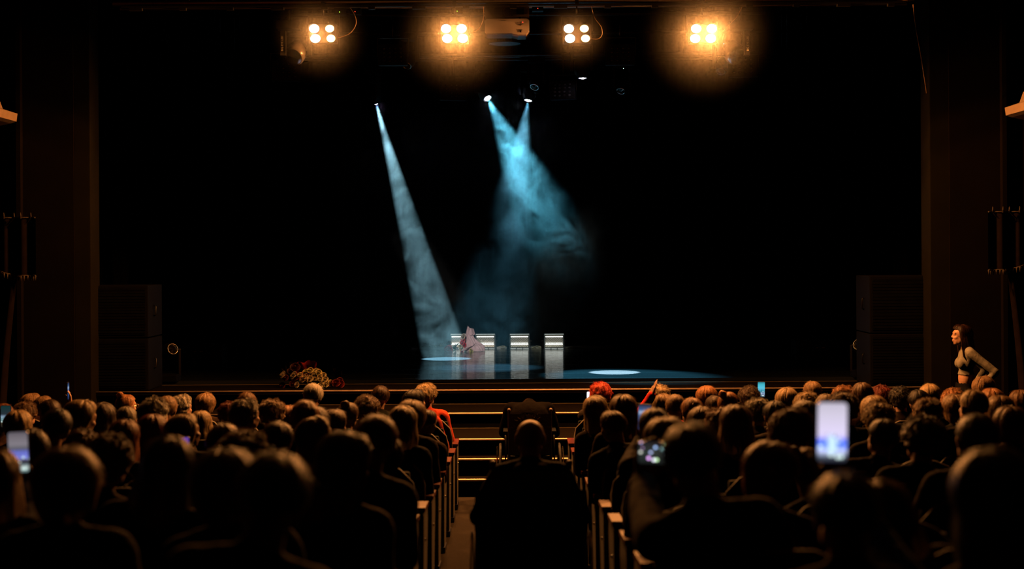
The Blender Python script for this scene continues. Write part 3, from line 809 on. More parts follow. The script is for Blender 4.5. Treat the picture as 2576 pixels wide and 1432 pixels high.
# small pale cloth pile and black box left of the strobes
p = on(1116, 874, DECK)
cl = MB()
cl.grid(lambda u, v: Vector(((u - .5) * .15, (v - .5) * .1, max(.001, .055 * (1 - abs(2 * v - 1) ** 3) * (1 - abs(2 * u - 1) ** 6) * (1 + .5 * noise.noise(Vector((u * 6, v * 4, 3))))))), 26, 16)
cl.build('folded_cloth', M['pale_cloth'], None, (p.x, p.y, DECK), label='small pale folded cloth on the stage, left of the flowers', cat='cloth')
p = on(1072, 876, DECK)
t = empty('connector_box', (p.x, p.y, DECK), 0, 'small grey box on the stage floor, left of the pale cloth', 'box')
MB().box((0, 0, .033), (.10, .08, .062), bev=.006).build('case', M['strobe_case'], t)
for s in (-1, 1): MB().cap((s * .05, 0, .03), .014, (s * .07, 0, .03), .014, 10).build('plug', M['black_plastic'], t)
# pale cable heaps between and beside the strobes
for i, (x0, x1, lab) in enumerate(((1047, 1062, 'left of the grey box'), (1090, 1100, 'beside the pale cloth'), (1250, 1278, 'between the second and third strobe lights'), (1337, 1366, 'between the third and fourth strobe lights'), (1422, 1472, 'right of the last strobe light'))):
    a = on(x0, 877, DECK); b = on(x1, 877, DECK); mb = MB()
    for k in range(4 if i < 4 else 6):
        pts = []
        for j in range(14):
            u = j / 13; pts.append((a.x + (b.x - a.x) * u, a.y + .02 * math.sin(u * 9 + k * 2) + .012 * k, DECK + .008 + .012 * math.sin(PI * u) * (k % 3) + (.02 * math.sin(PI * u) if k == 1 else 0)))
        mb.tube(pts, .006, 6)
    mb.build('cable_bundle', M['pale_cable'] if 'pale_cable' in M else M['pale_cloth'], None, label=f'flat pale cable bundle on the stage floor, {lab}', cat='cable')
mb = MB().box((0, YS + .28, DECK + .012), (3.4, .3, .024)); mb.build('floor_board', mat('grey_board', (.22, .24, .23), .6, noise_amt=.2), None, label='low grey board on the stage floor under the row of strobe lights', cat='board')

# bouquets laid on the front edge of the stage, left
def laid_bouquet(xp, yp, lab, roses, wrapm, wr, spread, lean=(0, -.8, .6), leaves=True):
    p = on(xp, yp, DECK)
    p = Vector((px(xp, yp, 17.0).x, 17.0, DECK))
    t = empty('bouquet', p, 0, lab, 'bouquet')
    rot = Vector(lean).to_track_quat('Z', 'Y').to_matrix()
    base = Vector((0, .25, .06))
    if wr: wrap(t, wrapm, .03, wr, .24, rot, base + Vector((-.09 if wrapm is M['red_paper'] else 0, 0, 0)), seed=xp)
    for (x, z, s, c) in roses:
        rose(t, (x, -.04 - random.uniform(0, .06) + .3 * max(0, z - .1), z), (x * 2, -1, .35 + z * 2), s, c)
    if leaves: leaf_cluster(t, [(x * .9, .03, z * .9) for (x, z, s, c) in roses[::3]], .05, 3)
    MB().cap((0, .2, .05), .02, (0, .5, .03), .012, 8).build('stems', M['leaf'], t)
    return t
cream = (.78, .62, .36); yel = (.80, .68, .28); rnd = random.Random(3)
rs = []
for (xx, yy) in ((770, 936), (782, 932), (796, 934), (803, 937), (757, 943), (768, 948), (780, 945), (792, 943), (806, 945), (815, 943), (783, 952), (795, 951), (771, 959), (808, 953), (820, 953), (790, 961), (801, 960), (812, 962), (763, 955), (822, 966), (809, 968), (818, 975), (797, 967), (833, 962)):
    w_ = px(xx, yy, 17.0); c0 = px(788, 980, 17.0)
    rs.append((w_.x - c0.x, max(.03, w_.z - DECK), rnd.uniform(.78, 1.0) * (1.1 if yy < 938 else .95), yel if yy < 938 or xx > 828 else cream))
laid_bouquet(788, 980, 'large bouquet of cream and yellow roses in red paper on the stage edge', rs, M['red_paper'], .14, None)
t = laid_bouquet(733, 980, 'dark bouquet with a few white lilies at the left of the cream roses', [(.0, .2, 1.1, (.05, .006, .005)), (.05, .24, 1.5, (.045, .005, .005)), (-.06, .12, 1, (.1, .01, .01)), (-.1, .03, 1, (.1, .01, .01)), (.06, .13, 1.1, (.09, .01, .01)), (.03, .05, 1.1, (.1, .012, .01))], M['velvet'], .12, None)
for (xx, yy) in ((714, 942), (737, 948), (741, 943), (747, 973), (711, 945)):
    w_ = px(xx, yy, 16.9); o = rose(t, (w_.x - t.location.x, -.1, max(.04, w_.z - DECK)), (random.uniform(-.6, .6), -1, .5), .95, (.62, .5, .4), 'lily')
    o.scale = (.7, .95, 1.25)
laid_bouquet(848, 980, 'small bunch of dark red roses right of the cream roses on the stage edge', [(-.05, .05, 1.1, (.14, .008, .008)), (0, .06, 1.2, (.15, .008, .008)), (.05, .045, 1.2, (.22, .01, .008)), (.04, .085, 1, (.15, .008, .008))], M['velvet'], .05, None)

# flight cases with latches and dark floor lights at both sides of the stage
for x, y, lab in ((491, 887, 'left'), (2071, 877, 'right')):
    p = px(x, y, 20.5)
    t = empty('flight_case', (p.x, 20.7, DECK), 0, f'dark flight case with two small metal latches at the {lab} of the stage', 'case')
    hh = p.z - DECK + .1
    MB().box((0, .2, hh / 2), (.7, .4, hh), bev=.01).build('body', M['black_plastic'], t)
    for s in (-1, 1): MB().box((s * .045, -.005, hh - .1), (.05 if s > 0 else .035, .014, .012)).build('latch', M['brass'], t)
for x, y, lab in ((424, 925, 'left'), (2170, 905, 'right')):
    p = px(x, y, 18.0)
    t, _ = moving_head('moving_head_light', (p.x, 18.0, DECK + .375), 0, f'unlit moving head light standing on the stage floor at the {lab} side', p + Vector((-.8 if x > 1000 else .8, -1, .6)), 'dark_glass', hung=False, shine='steel')

# ================================================================== SEATS
PITCH = .54; SX0 = .82
ROWS = [13.5 - .85 * k for k in range(13)]
def seat_proto():
    t = empty('theatre_seat', (0, 0, 0), 0, 'x', 'seat')
    w = .235
    top = [(-w, .42), (-w, .70), (-w * .93, .775), (-w * .62, .85), (-w * .3, .882), (w * .3, .882), (w * .62, .85), (w * .93, .775), (w, .70), (w, .42)]
    mb = MB()
    for (y0, y1) in ((0, .035),): mb.prism(top, 1, y0, y1)
    mb.box((0, .06, .64), (.40, .06, .40), bev=.02)
    o = mb.build('backrest', M['seat_fabric'], t); 
    MB().tube([(x, -.004, z) for x, z in top], .009, 8).build('piping', M['piping'], t)
    MB().box((0, .27, .42), (.44, .44, .11), bev=.03).build('seat_cushion', M['seat_fabric'], t)
    for s in (-1, 1):
        p = MB(); p.prism([(.03, .05), (.05, .58), (.10, .60), (.40, .60), (.44, .52), (.30, .05)], 0, s * .262 - .022, s * .262 + .022)
        p.build('side_panel', M['seat_panel'], t)
        MB().cap((s * .286, .12, .43), .010, (s * .288, .12, .43), .010, 10).build('button', M['chrome'], t)
        a = MB(); a.prism([(.02, .605), (.02, .628), (.34, .640), (.36, .632), (.36, .612)], 0, s * .262 - .032, s * .262 + .032)
        a.build('armrest', M['redwood'], t)
        MB().box((s * .262, .14, .03), (.06, .26, .05), bev=.01).build('foot', M['black_metal'], t)
    return t
seat0 = seat_proto()
for b in children(seat0):
    if b.name.startswith('side_panel'):
        b.data.materials.append(M['black_metal'])
ORD = ['first', 'second', 'third', 'fourth', 'fifth', 'sixth', 'seventh', 'eighth', 'ninth', 'tenth', 'eleventh', 'twelfth', 'thirteenth']
def place_words(k, side, j):
    return f'{ORD[j]} from the aisle, {ORD[k]} row, {"left" if side < 0 else "right"} block'
first = True
def visible_seat(k, side, j):
    return abs(side * (SX0 + PITCH * j)) * F / (ROWS[k] + .3) < 1400
for k in range(13):
    for side in (-1, 1):
        for j in range(9):
            X = side * (SX0 + PITCH * j)
            if not visible_seat(k, side, j) or abs(X) > 5.1: continue
            o = seat0 if first else copy_tree(seat0)
            first = False
            o.location = (X, ROWS[k], zf(ROWS[k] + .15)); 
            if ROWS[k] < 13: o.rotation_euler = (-math.atan(.05 if ROWS[k] > 10 else .085), 0, 0)
            if j == 0:
                o['label'] = f'dark theatre seat with a red-brown armrest beside the aisle, {ORD[k]} row of the {"left" if side < 0 else "right"} block'
                o['group'] = 'aisle seats'
            else:
                o['label'] = f'dark theatre seat, {place_words(k, side, j)}'
                o['group'] = f'seats of the {"left" if side < 0 else "right"} block'

# ================================================================== PEOPLE
V = Vector
def hand(mb, wrist, d, n, thumb, curl=.5, r=.0082, spread=.0):
    """palm, four fingers of three bones each and a thumb leaving the side of the palm"""
    wrist = V(wrist); d = V(d).normalized(); n = V(n); n = (n - d * n.dot(d)).normalized(); s = d.cross(n) * thumb
    L = (.068, .077, .071, .054)
    for i in range(4):
        kx = (1.5 - i) * .0195
        kn = wrist + d * (.088 - .004 * abs(i - 1)) + s * kx
        mb.cap(wrist + s * kx * .6 + d * .008, .017, kn, .0125, 10)
        p = kn; ang = 0
        for q, fr in enumerate((.45, .31, .24)):
            ang += curl * (.7 if q == 0 else 1.0)
            dd = (d * math.cos(ang) + n * math.sin(ang) + s * (1.5 - i) * spread).normalized()
            p2 = p + dd * L[i] * fr
            mb.cap(p, r * (1.08 - .08 * q), p2, r * (1.0 - .08 * q), 10); p = p2
    b = wrist + d * .022 + s * .024
    d1 = (d * .7 + s * .75 + n * .35).normalized(); k1 = b + d1 * .042
    d2 = (d * .9 + s * .25 + n * (.3 + curl * .4)).normalized(); k2 = k1 + d2 * .032; k3 = k2 + (d2 + n * .2).normalized() * .024
    mb.cap(b, .0155, k1, .0115, 10); mb.cap(k1, .0110, k2, .0100, 10); mb.cap(k2, .0098, k3, .0082, 10)

def head_prims(mb, Mh):
    """skull, face with brow, eyes, nose, lips, chin and ears; faces +Y"""
    rt = Mh.to_3x3()
    def e(c, r, rot=None): mb.ell(Mh @ V(c), r, rt @ rot if rot else rt, 18, 12)
    def c(p, r0, q, r1): mb.cap(Mh @ V(p), r0, Mh @ V(q), r1, 10)
    e((0, -.012, .012), (.076, .096, .080)); e((0, .022, -.045), (.058, .062, .075))
    e((0, .045, -.088), (.036, .034, .026)); e((0, .066, -.098), (.017, .014, .013))
    e((0, .074, .018), (.050, .016, .012)); c((0, .080, .008), .007, (0, .098, -.030), .0095)
    for s in (-1, 1):
        e((s * .030, .076, -.002), (.013, .011, .008)); e((s * .038, .062, -.035), (.022, .022, .018))
        e((s * .012, .088, -.034), (.008, .008, .006))
        e((s * .077, -.008, -.018), (.008, .019, .031), Euler((R(-12), 0, s * R(-22))).to_matrix())
        c((s * .076, .004, -.045), .007, (s * .074, -.004, -.052), .006)
        c((s * .05, .0, -.075), .016, (s * .012, .052, -.098), .014)
    for s in (-1, 1): e((s * .034, .042, -.058), (.027, .030, .038)); e((s * .046, .022, -.070), (.020, .034, .032))
    e((0, .084, -.062), (.021, .011, .006)); e((0, .082, -.073), (.018, .011, .007))

SEATED = dict(pel=(0, -.02, .50), waist=(0, -.05, .68), chest=(0, -.045, .86), neck=(0, -.02, 1.0), head=(0, .015, 1.155),
              hipL=(-.095, .0, .50), hipR=(.095, .0, .50), kneeL=(-.13, .43, .50), kneeR=(.13, .43, .50), ankL=(-.13, .46, .09), ankR=(.13, .46, .09),
              shL=(-.165, -.03, .935), shR=(.165, -.03, .935), elL=(-.225, .02, .68), elR=(.225, .02, .68), wrL=(-.10, .24, .62), wrR=(.10, .24, .62))
def make_person(name, J, yaw=0, pitch=0, tilt=0, hands=None, bare_arms=False, female=False, bulk=1.0, voxel=.0095, crop=None, sleeve=1.0, straight_legs=False):
    """returns (body mesh, top mesh, trousers mesh, head matrix); the body is one continuous skin"""
    J = {k: V(v) for k, v in J.items()}
    Mh = Matrix.Translation(J['head']) @ Euler((pitch, tilt, yaw)).to_matrix().to_4x4()
    b = MB()
    head_prims(b, Mh)
    up = (J['neck'] - J['waist']).normalized()
    trot = up.to_track_quat('Z', 'Y').to_matrix() if up.z < .999 else Matrix.Identity(3)
    side = (J['shR'] - J['shL']).normalized(); fw = up.cross(side) * -1
    trot = Matrix((side, up.cross(side), up)).transposed()
    b.cap(J['neck'] - up * .03, .058, Mh @ V((0, -.018, -.06)), .050)
    def torso(mb, g):
        mb.ell(J['chest'] + up * .01, (.150 * bulk + g, .098 * bulk + g, .135 + g), trot)
        mb.ell(J['chest'] + up * .055, (.165 * bulk + g, .075 + g, .07 + g), trot)
        mb.ell(J['waist'], ((.118 if female else .135) * bulk + g, .092 * bulk + g, .13 + g), trot)
        if female:
            for s in (-1, 1): mb.ell(J['chest'] + side * s * .066 + trot @ V((0, .066, -.03)), (.048 + g, .040 + g, .050 + g), trot)
    def shoulders(mb, g):
        for s, sh in ((-1, J['shL']), (1, J['shR'])):
            mb.cap(J['neck'] - up * .03 + side * s * .03, .045 + g, sh + up * .004, (.050 if crop is None else .042) + g)
    def arms(mb, g, to=1.0):
        for S in 'LR':
            sh, el, wr = J['sh' + S], J['el' + S], J['wr' + S]
            q = 1 if crop is None else .80
            mb.cap(sh, .050 * q + g, el, .038 * q + g); w2 = el.lerp(wr, to); mb.cap(el, .038 * q + g, w2, q * (.036 if g == 0 else .030) * (1 - .0 * to) * (1 if g else .72) + g)
    def hips(mb, g):
        mb.ell(J['pel'], (.155 * bulk + g, .115 + g, .115 + g))
    def legs(mb, g):
        for S in 'LR':
            mb.cap(J['hip' + S], .088 + g, J['knee' + S], .060 + g); mb.cap(J['knee' + S], .056 + g, J['ank' + S], .040 + g)
            a = J['ank' + S]; f = V((0, 1, 0)) if 'foot' not in J else J['foot']
            mb.cap(a + V((0, 0, -.045)) - f * .04, .036 + g * .5, a + f * .15 + V((0, 0, -.062)), .027 + g * .5)
    torso(b, 0); shoulders(b, 0); arms(b, 0); hips(b, 0); legs(b, 0)
    hands = hands or {}
    for S in 'LR':
        if S in hands: d, n, cu = hands[S][:3]
        else: d, n, cu = (V((.6 if S == 'L' else -.6, .75, -.15)), V((0, -.1, -1)), .35)
        hand(b, J['wr' + S], d, n, (1 if S == 'L' else -1) * (hands[S][3] if S in hands and len(hands[S]) > 3 else 1), cu)
    body = remeshed(b, 'body', M['skin'], voxel, 3, .4)
    g = .014 if crop is None else .006
    tp = MB(); torso(tp, g + .004)
    shoulders(tp, g); arms(tp, g + .003, sleeve * .97)
    if crop is None: hips(tp, g + .004); tp.cap(J['neck'] - up * .012, .066, J['neck'] + up * .01, .060)
    if crop is not None: pass
    top = remeshed(tp, 'jacket', M['cloth'], .013, 3, .5)
    if crop is not None:       # crop top: cut away everything below the hem
        bm = bmesh.new(); bm.from_mesh(top)
        gone = [v for v in bm.verts if v.co.z < crop and (V((v.co.x, v.co.y, 0)) - V((J['waist'].x, J['waist'].y, 0))).length < .17]
        bmesh.ops.delete(bm, geom=gone, context='VERTS'); bm.to_mesh(top); bm.free()
    # soft cloth folds
    for v in top.vertices:
        nz = noise.noise(v.co * 9) * .006 + noise.noise(v.co * 22) * .0025
        v.co += v.normal * nz
    lg = MB(); legs(lg, g); hips(lg, g)
    if crop is not None: lg.ell(J['pel'] + V((0, 0, .085)), (.135 * bulk + .012, .10, .10))
    trousers = remeshed(lg, 'trousers', M['cloth'], .016, 2, .5)
    return body, top, trousers, Mh

# ---- hair: a shell flowing from the crown, covered with fine strands
def hair_mesh(style, seed):
    rnd = random.Random(seed)
    so = seed * 7.3
    P = dict(short=(.010, 0, .004, 0), bob=(.020, .085, .005, 0), long=(.018, .30, .006, 0), curly=(.030, .035, .013, 1), bun=(.007, 0, .003, 0),
             ponytail=(.008, 0, .003, 0), receding=(.006, 0, .003, 0))[style]
    th0, length, clump, curl = P
    def end(az):                       # az: 0 at the back, pi at the forehead -> polar angle where the scalp hair ends
        a = abs(az)
        if a > R(128): e_ = R(58 if style != 'receding' else 30)
        elif a > R(98): e_ = R(58 if style != 'receding' else 30) + (R(92) - R(58)) * (R(128) - a) / R(30)
        elif a > R(62): e_ = R(96) + (R(98) - a) / R(36) * R(8)
        else: e_ = R(118 if style in ('short', 'receding') else 112)
        return e_
    def tail(az):
        a = abs(az)
        if length == 0: return 0
        if a > R(112): return 0
        f = 1 if a < R(85) else (R(112) - a) / R(27)
        return length * f * (1 - .10 * (a / R(110)) ** 2)
    def shell(az, t, off=0):
        """t 0..1 on the scalp, 1..2 hanging below"""
        e_ = end(az)
        ph = e_ * min(t, 1)
        crown = V((0, -.028, .0))
        dirv = V((-math.sin(az) * math.sin(ph), -math.cos(az) * math.sin(ph), math.cos(ph)))
        th = th0 * (.55 + .45 * math.sin(min(ph * 1.1, PI / 2))) + off
        if style == 'bob': th += .012 * math.sin(min(ph, PI)) ** 3
        if style in ('bob', 'long') : th *= 1 - .45 * math.exp(-(az if abs(az) > 1.6 else 9) ** 2 * 0 - (dirv.x / .02) ** 2) * math.sin(min(ph * 2, PI))
        if abs(az) > R(95) and t > .55: th = off + (th - off) * (1 - .85 * (min(t, 1) - .55) / .45 * min(1, (abs(az) - R(95)) / R(25)))
        if style == 'receding' and ph < R(55): th = .0015 + off
        rad = V((.079 + th, .100 + th, .086 + th))
        p = V((dirv.x * rad.x, dirv.y * rad.y - .010, dirv.z * rad.z + .010))
        if t > 1:
            L = tail(az) * (t - 1)
            full = tail(az) + 1e-6
            flare = .012 * math.sin(min(L / .12, 1) * PI / 2) if style == 'long' else -.018 * (L / full) ** 2
            out = V((dirv.x, dirv.y, 0)).normalized() if V((dirv.x, dirv.y, 0)).length > 0 else V((0, -1, 0))
            p += out * flare + V((0, 0, -L))
            if style == 'long':
                p.x *= 1 + .25 * L / .3 * (1 if abs(p.x) > .02 else 0); p.y = p.y - .03 * min(L / .2, 1) if abs(az) < R(90) else p.y
            p.x += .01 * noise.noise(V((az * 2, L * 9, so)))
        fr = 5 if curl else 3.2
        n1 = noise.noise(V((az * fr, min(t, 1) * (3.0 if curl else .8), so))) if not curl else noise.noise(p * 34 + V((so, 0, 0))) * 1.4 + noise.noise(p * 75 + V((so, 0, 0))) * .6
        n2 = 0 if curl else noise.noise(V((az * 14, t * .7, so + 5)))
        if ph > .12: p += dirv * (clump * n1 + clump * (.5 if curl else .22) * n2)
        else: p += dirv * clump * .5 * n1
        return p
    mb = MB()
    NU = 72
    nv1 = 16; nv2 = 12 if length > 0 else 0
    def f(u, v):
        az = -PI + 2 * PI * u; t = v * (2 if length else 1)
        return shell(az, t)
    mb.grid(f, NU, nv1 + nv2, True)
    # inward hem, so that the shell reads as thick hair
    cap_c = V((0, -.01, .0))
    def hem(u, v):
        az = -PI + 2 * PI * u; p = shell(az, 2 if length else 1); q = V((p.x * .82, (p.y + .01) * .82 - .01, p.z + .004))
        return p.lerp(q, v)
    mb.grid(hem, NU, 3, True)
    TM = 2 if length else 1
    GU, GV = 72, 26
    cache = [[shell(-PI + 2 * PI * i / GU, TM * 1.06 * jv / GV) for jv in range(GV + 1)] for i in range(GU)]
    def shell(az, t, off=0):
        u = ((az + PI) / (2 * PI) % 1) * GU; i = int(u) % GU; fu = u - int(u)
        v = min(t / (TM * 1.06), 1) * GV; jv = min(int(v), GV - 1); fv = v - jv
        p = cache[i][jv].lerp(cache[i][jv + 1], fv).lerp(cache[(i + 1) % GU][jv].lerp(cache[(i + 1) % GU][jv + 1], fv), fu)
        o_ = V((p.x, p.y, p.z if p.z > 0 else 0))
        return p + o_.normalized() * off if o_.length > 1e-5 else p
    # strands
    ns = {'short': 1500, 'receding': 900, 'bob': 1700, 'long': 2000, 'curly': 1500, 'bun': 1200, 'ponytail': 1200}[style]
    for _ in range(ns):
        az = rnd.uniform(-PI, PI); tmax = (2 if length else 1)
        t0 = rnd.uniform(0, .75) ** .7; span = rnd.uniform(.25, .7) * (.5 if style in ('short', 'receding', 'curly') else 1)
        t1 = min(t0 + span, tmax + (.06 if length else .05)); K = 7
        off = rnd.uniform(.0005, .0045) * (1.4 if curl else 1); daz = rnd.uniform(-.12, .12); tip = rnd.uniform(0, .006 if not curl else .012)
        if rnd.random() < .07: tip += rnd.uniform(.004, .014); daz *= 3
        if style == 'receding' and end(az) < R(50): continue
        prev = None; w = rnd.uniform(.0007, .0014)
        phs = rnd.uniform(0, 6)
        for k in range(K + 1):
            s = k / K; t = t0 + (t1 - t0) * s
            p = shell(az + daz * s, t, off + tip * s)
            if curl: p += V((math.sin(s * 9 + phs), math.cos(s * 8 + phs), math.sin(s * 7 + phs * 2))) * .004
            q = shell(az + daz * s + .03, t, off + tip * s)
            sd = (q - p); sd = sd.normalized() if sd.length > 1e-6 else V((1, 0, 0))
            ww = w * (1 - .7 * s)
            cur = (mb.bm.verts.new(p - sd * ww), mb.bm.verts.new(p + sd * ww))
            if prev:
                fa = mb.bm.faces.new((prev[0], prev[1], cur[1], cur[0])); fa.smooth = True
            prev = cur
    if style == 'bun':
        mb.grid(lambda u, v: V((.038 * math.sin(PI * v) * math.cos(2 * PI * u) * (1 + .1 * math.sin(6 * PI * u + 5 * v)), -.085 + .032 * math.sin(PI * v) * math.sin(2 * PI * u), .095 - .034 * math.cos(PI * v) * -1 + .004 * math.sin(9 * v + 8 * u))), 28, 14, True)
        for _ in range(160):
            a = rnd.uniform(0, 2 * PI); v0 = rnd.uniform(.2, .8); prev = None
            for k in range(7):
                v = v0 + .04 * k; an = a + k * .12; p = V((.041 * math.sin(PI * v) * math.cos(an), -.085 + .035 * math.sin(PI * v) * math.sin(an), .095 + .036 * math.cos(PI * v)))
                cur = (mb.bm.verts.new(p), mb.bm.verts.new(p + V((0, 0, .0015))))
                if prev: mb.bm.faces.new((prev[0], prev[1], cur[1], cur[0]))
                prev = cur
    if style == 'ponytail':
        pts = [V((0, -.10, .05)), V((0, -.135, .04)), V((0, -.15, -.02)), V((.005, -.145, -.10)), V((.0, -.14, -.18)), V((0, -.135, -.25))]
        mb.tube(pts, [.014, .024, .03, .028, .02, .006], 14)
        for _ in range(300):
            a = rnd.uniform(0, 2 * PI); rr = rnd.uniform(.8, 1.2); prev = None
            for k, p in enumerate(pts):
                r_ = [.014, .024, .031, .03, .022, .010][k] * rr; c_ = p + V((r_ * math.cos(a), r_ * math.sin(a), rnd.uniform(-.004, .004)))
                cur = (mb.bm.verts.new(c_), mb.bm.verts.new(c_ + V((.001 * math.sin(a), -.001 * math.cos(a), 0))))
                if prev: mb.bm.faces.new((prev[0], prev[1], cur[1], cur[0]))
                prev = cur
    me = mb.mesh('hair', M['hair'])
    return me
HAIR = {}
def get_hair(style):
    if style not in HAIR: HAIR[style] = [hair_mesh(style, s + len(HAIR) * 5) for s in range(3 if style in ('short', 'bob', 'curly') else 2)]
    return random.choice(HAIR[style])
HC = dict(blonde=(.60, .42, .24), lightbrown=(.36, .22, .12), brown=(.17, .09, .045), darkbrown=(.06, .032, .018), black=(.012, .009, .008), grey=(.40, .36, .30),
          white=(.62, .56, .48), ginger=(.50, .22, .09), redbrown=(.26, .085, .035), darkred=(.16, .02, .012), red=(.72, .055, .02))
HW_ = dict(blonde='blonde', lightbrown='light brown', brown='brown', darkbrown='dark brown', black='black', grey='grey', white='white', ginger='ginger', redbrown='reddish brown', darkred='dark red', red='bright red')
SW = dict(short='short', receding='thinning', curly='curly', bob='chin-length', long='long', bun='pinned up', ponytail='tied back')
JC = [(.012, .010, .010), (.018, .012, .010), (.009, .009, .012), (.03, .018, .013), (.018, .016, .015), (.012, .012, .009), (.035, .028, .022), (.02, .008, .007)]

def glasses_on(parent, Mh):
    mb = MB()
    for s in (-1, 1):
        mb.tube([Mh @ V((s * .032 + .021 * math.cos(a), .098, -.004 + .017 * math.sin(a))) for a in [2 * PI * k / 20 for k in range(21)]], .0016, 6)
        mb.tube([Mh @ V((s * .053, .098, .0)), Mh @ V((s * .078, .06, .002)), Mh @ V((s * .084, -.005, -.004)), Mh @ V((s * .082, -.02, -.02))], .0018, 6)
    mb.tube([Mh @ V((-.011, .099, 0)), Mh @ V((0, .102, .003)), Mh @ V((.011, .099, 0))], .0016, 6)
    mb.build('glasses', M['glasses'], parent)

REST = [make_person('person', SEATED, yaw=y, pitch=p, female=fm, bulk=bk) for (y, p, fm, bk) in
        ((0, 0, True, 1.0), (R(14), R(-4), False, 1.08), (R(-16), R(3), True, 1.02), (R(38), 0, False, 1.0), (R(-42), R(-2), True, 1.0))]

TABLE = """0 -1 7 -0.026 0.885 bob lightbrown
1 -1 6 -0.178 0.918 short lightbrown glasses
3 -1 6 0.07 0.927 short redbrown
2 -1 6 -0.05 0.892 curly brown
3 -1 5 -0.111 0.955 short darkbrown
4 -1 5 -0.065 0.921 bob blonde
6 -1 4 0.227 0.978 short black
5 -1 4 0.122 1.0 bob blonde
4 -1 4 0.008 0.958 long darkbrown
1 -1 5 0.036 0.915 bun ginger glasses
3 -1 4 -0.05 0.903 short grey
4 -1 3 -0.151 0.988 curly grey
2 -1 4 0.068 0.936 short lightbrown
1 -1 4 -0.002 0.895 curly white
0 -1 4 0.031 0.88 bob lightbrown
6 -1 2 -0.084 0.938 bob blonde
3 -1 3 -0.008 0.868 long blonde
5 -1 3 0.049 0.918 bob darkred
6 -1 3 0.095 0.913 long redbrown
2 -1 3 0.058 0.883 curly darkred
8 -1 1 -0.045 0.937 short darkred
1 -1 3 0.04 0.926 short brown
4 -1 2 -0.024 0.967 curly grey
3 -1 2 0.014 0.932 curly lightbrown
2 -1 2 0.014 0.862 bob ginger glasses
1 -1 2 0.094 0.989 short white
6 -1 1 0.098 1.01 receding ginger
5 -1 1 0.038 0.951 bob darkbrown
7 -1 0 -0.253 0.948 long blonde
4 -1 1 0.078 0.914 bob brown
3 -1 1 0.072 0.924 bun brown
1 -1 1 0.012 0.859 curly blonde
2 -1 1 0.135 0.928 curly brown
0 -1 1 0.089 0.935 short darkbrown
9 -1 0 0.236 0.995 short redbrown
5 -1 0 0.093 0.956 long blonde
4 -1 0 0.085 0.968 bob lightbrown
1 -1 0 -0.06 0.936 bob black
0 -1 0 -0.011 0.933 curly blonde red
3 -1 0 0.164 0.882 ponytail darkbrown
8 -1 0 0.201 0.894 bob darkbrown
10 -1 0 0.219 0.959 long black
9 -1 1 0.234 0.931 curly lightbrown
12 -1 0 0.232 0.977 short black
11 -1 0 -0.063 0.94 bob darkbrown
11 -1 1 -0.003 0.943 bob lightbrown
9 -1 2 0.199 0.92 curly brown
10 -1 1 0.102 0.945 long black
10 -1 2 0.012 0.903 long lightbrown
7 -1 1 0.081 0.923 short darkbrown
7 -1 3 0.11 0.882 curly brown
8 -1 3 0.105 0.926 short black
0 1 0 0.022 0.934 curly red
3 1 0 -0.175 0.959 long blonde
4 1 0 -0.02 0.986 long lightbrown
5 1 0 -0.169 0.933 short brown
0 1 1 0.057 0.913 curly blonde
1 1 1 -0.003 0.891 bob lightbrown
2 1 1 0.008 0.923 short lightbrown
7 1 0 -0.052 0.97 short black
3 1 1 0.042 0.936 short ginger
4 1 1 0.006 0.915 bob brown
0 1 2 -0.035 0.911 bob ginger
1 1 2 -0.09 0.884 short darkbrown
2 1 2 -0.079 0.942 bun ginger
5 1 1 0.018 0.925 curly redbrown
6 1 1 -0.015 0.96 long lightbrown
0 1 3 -0.173 0.909 curly darkbrown
3 1 2 0.016 0.921 curly grey
4 1 2 -0.001 0.949 short black
1 1 3 0.038 0.931 bob blonde
0 1 4 -0.1 0.949 short lightbrown
2 1 3 0.048 0.921 curly blonde
5 1 2 0.041 0.968 bob darkbrown
3 1 3 0.015 0.953 short brown
4 1 3 -0.051 0.985 curly brown
1 1 4 0.015 0.934 curly ginger
2 1 4 -0.035 0.995 short brown
0 1 5 0.026 0.897 curly darkred
3 1 4 -0.157 0.948 bob blonde
5 1 3 -0.011 0.947 curly blonde
1 1 5 -0.022 0.921 curly black
2 1 5 -0.099 0.95 short black
0 1 6 -0.047 0.916 bob blonde
4 1 4 0.033 0.95 curly lightbrown glasses
1 1 6 -0.081 0.913 curly ginger
3 1 5 -0.061 0.945 bob lightbrown
5 1 4 0.073 1.025 short blonde
0 1 7 -0.058 0.974 bob lightbrown
2 1 6 -0.022 0.948 bob ginger
4 1 5 0.006 0.968 bob lightbrown
1 1 7 -0.021 0.904 bob brown
6 1 4 0.024 0.948 bob brown
7 1 2 0.12 0.924 short black
8 1 2 0.091 0.939 curly darkbrown
9 1 2 0.069 0.978 short black
8 1 1 -0.001 0.966 curly darkred
10 1 0 0.138 0.923 bob darkred
9 1 1 -0.127 0.873 bun lightbrown
11 1 0 -0.273 1.007 short black
8 1 0 -0.084 0.95 bob lightbrown
11 1 1 -0.249 0.861 long lightbrown
12 1 1 -0.177 0.973 long black
12 1 0 -0.004 0.921 short black"""
SPECIAL = {}      # (row, side, seat) -> dict of pose changes
def person_matrix(k, side, j, dx, sc):
    X = side * (SX0 + PITCH * j); d = ROWS[k] + .18
    lean = max(-.14, min(.14, dx)); shift = dx - lean
    ang = math.atan2(lean, .70 * sc)
    z = zf(d)
    Rm = Matrix.Translation((0, 0, .45)) @ Matrix.Rotation(ang, 4, 'Y') @ Matrix.Translation((0, 0, -.45))
    return Matrix.Translation((X + shift, d, z)) @ Rm @ Matrix.Diagonal((sc, sc, sc, 1))
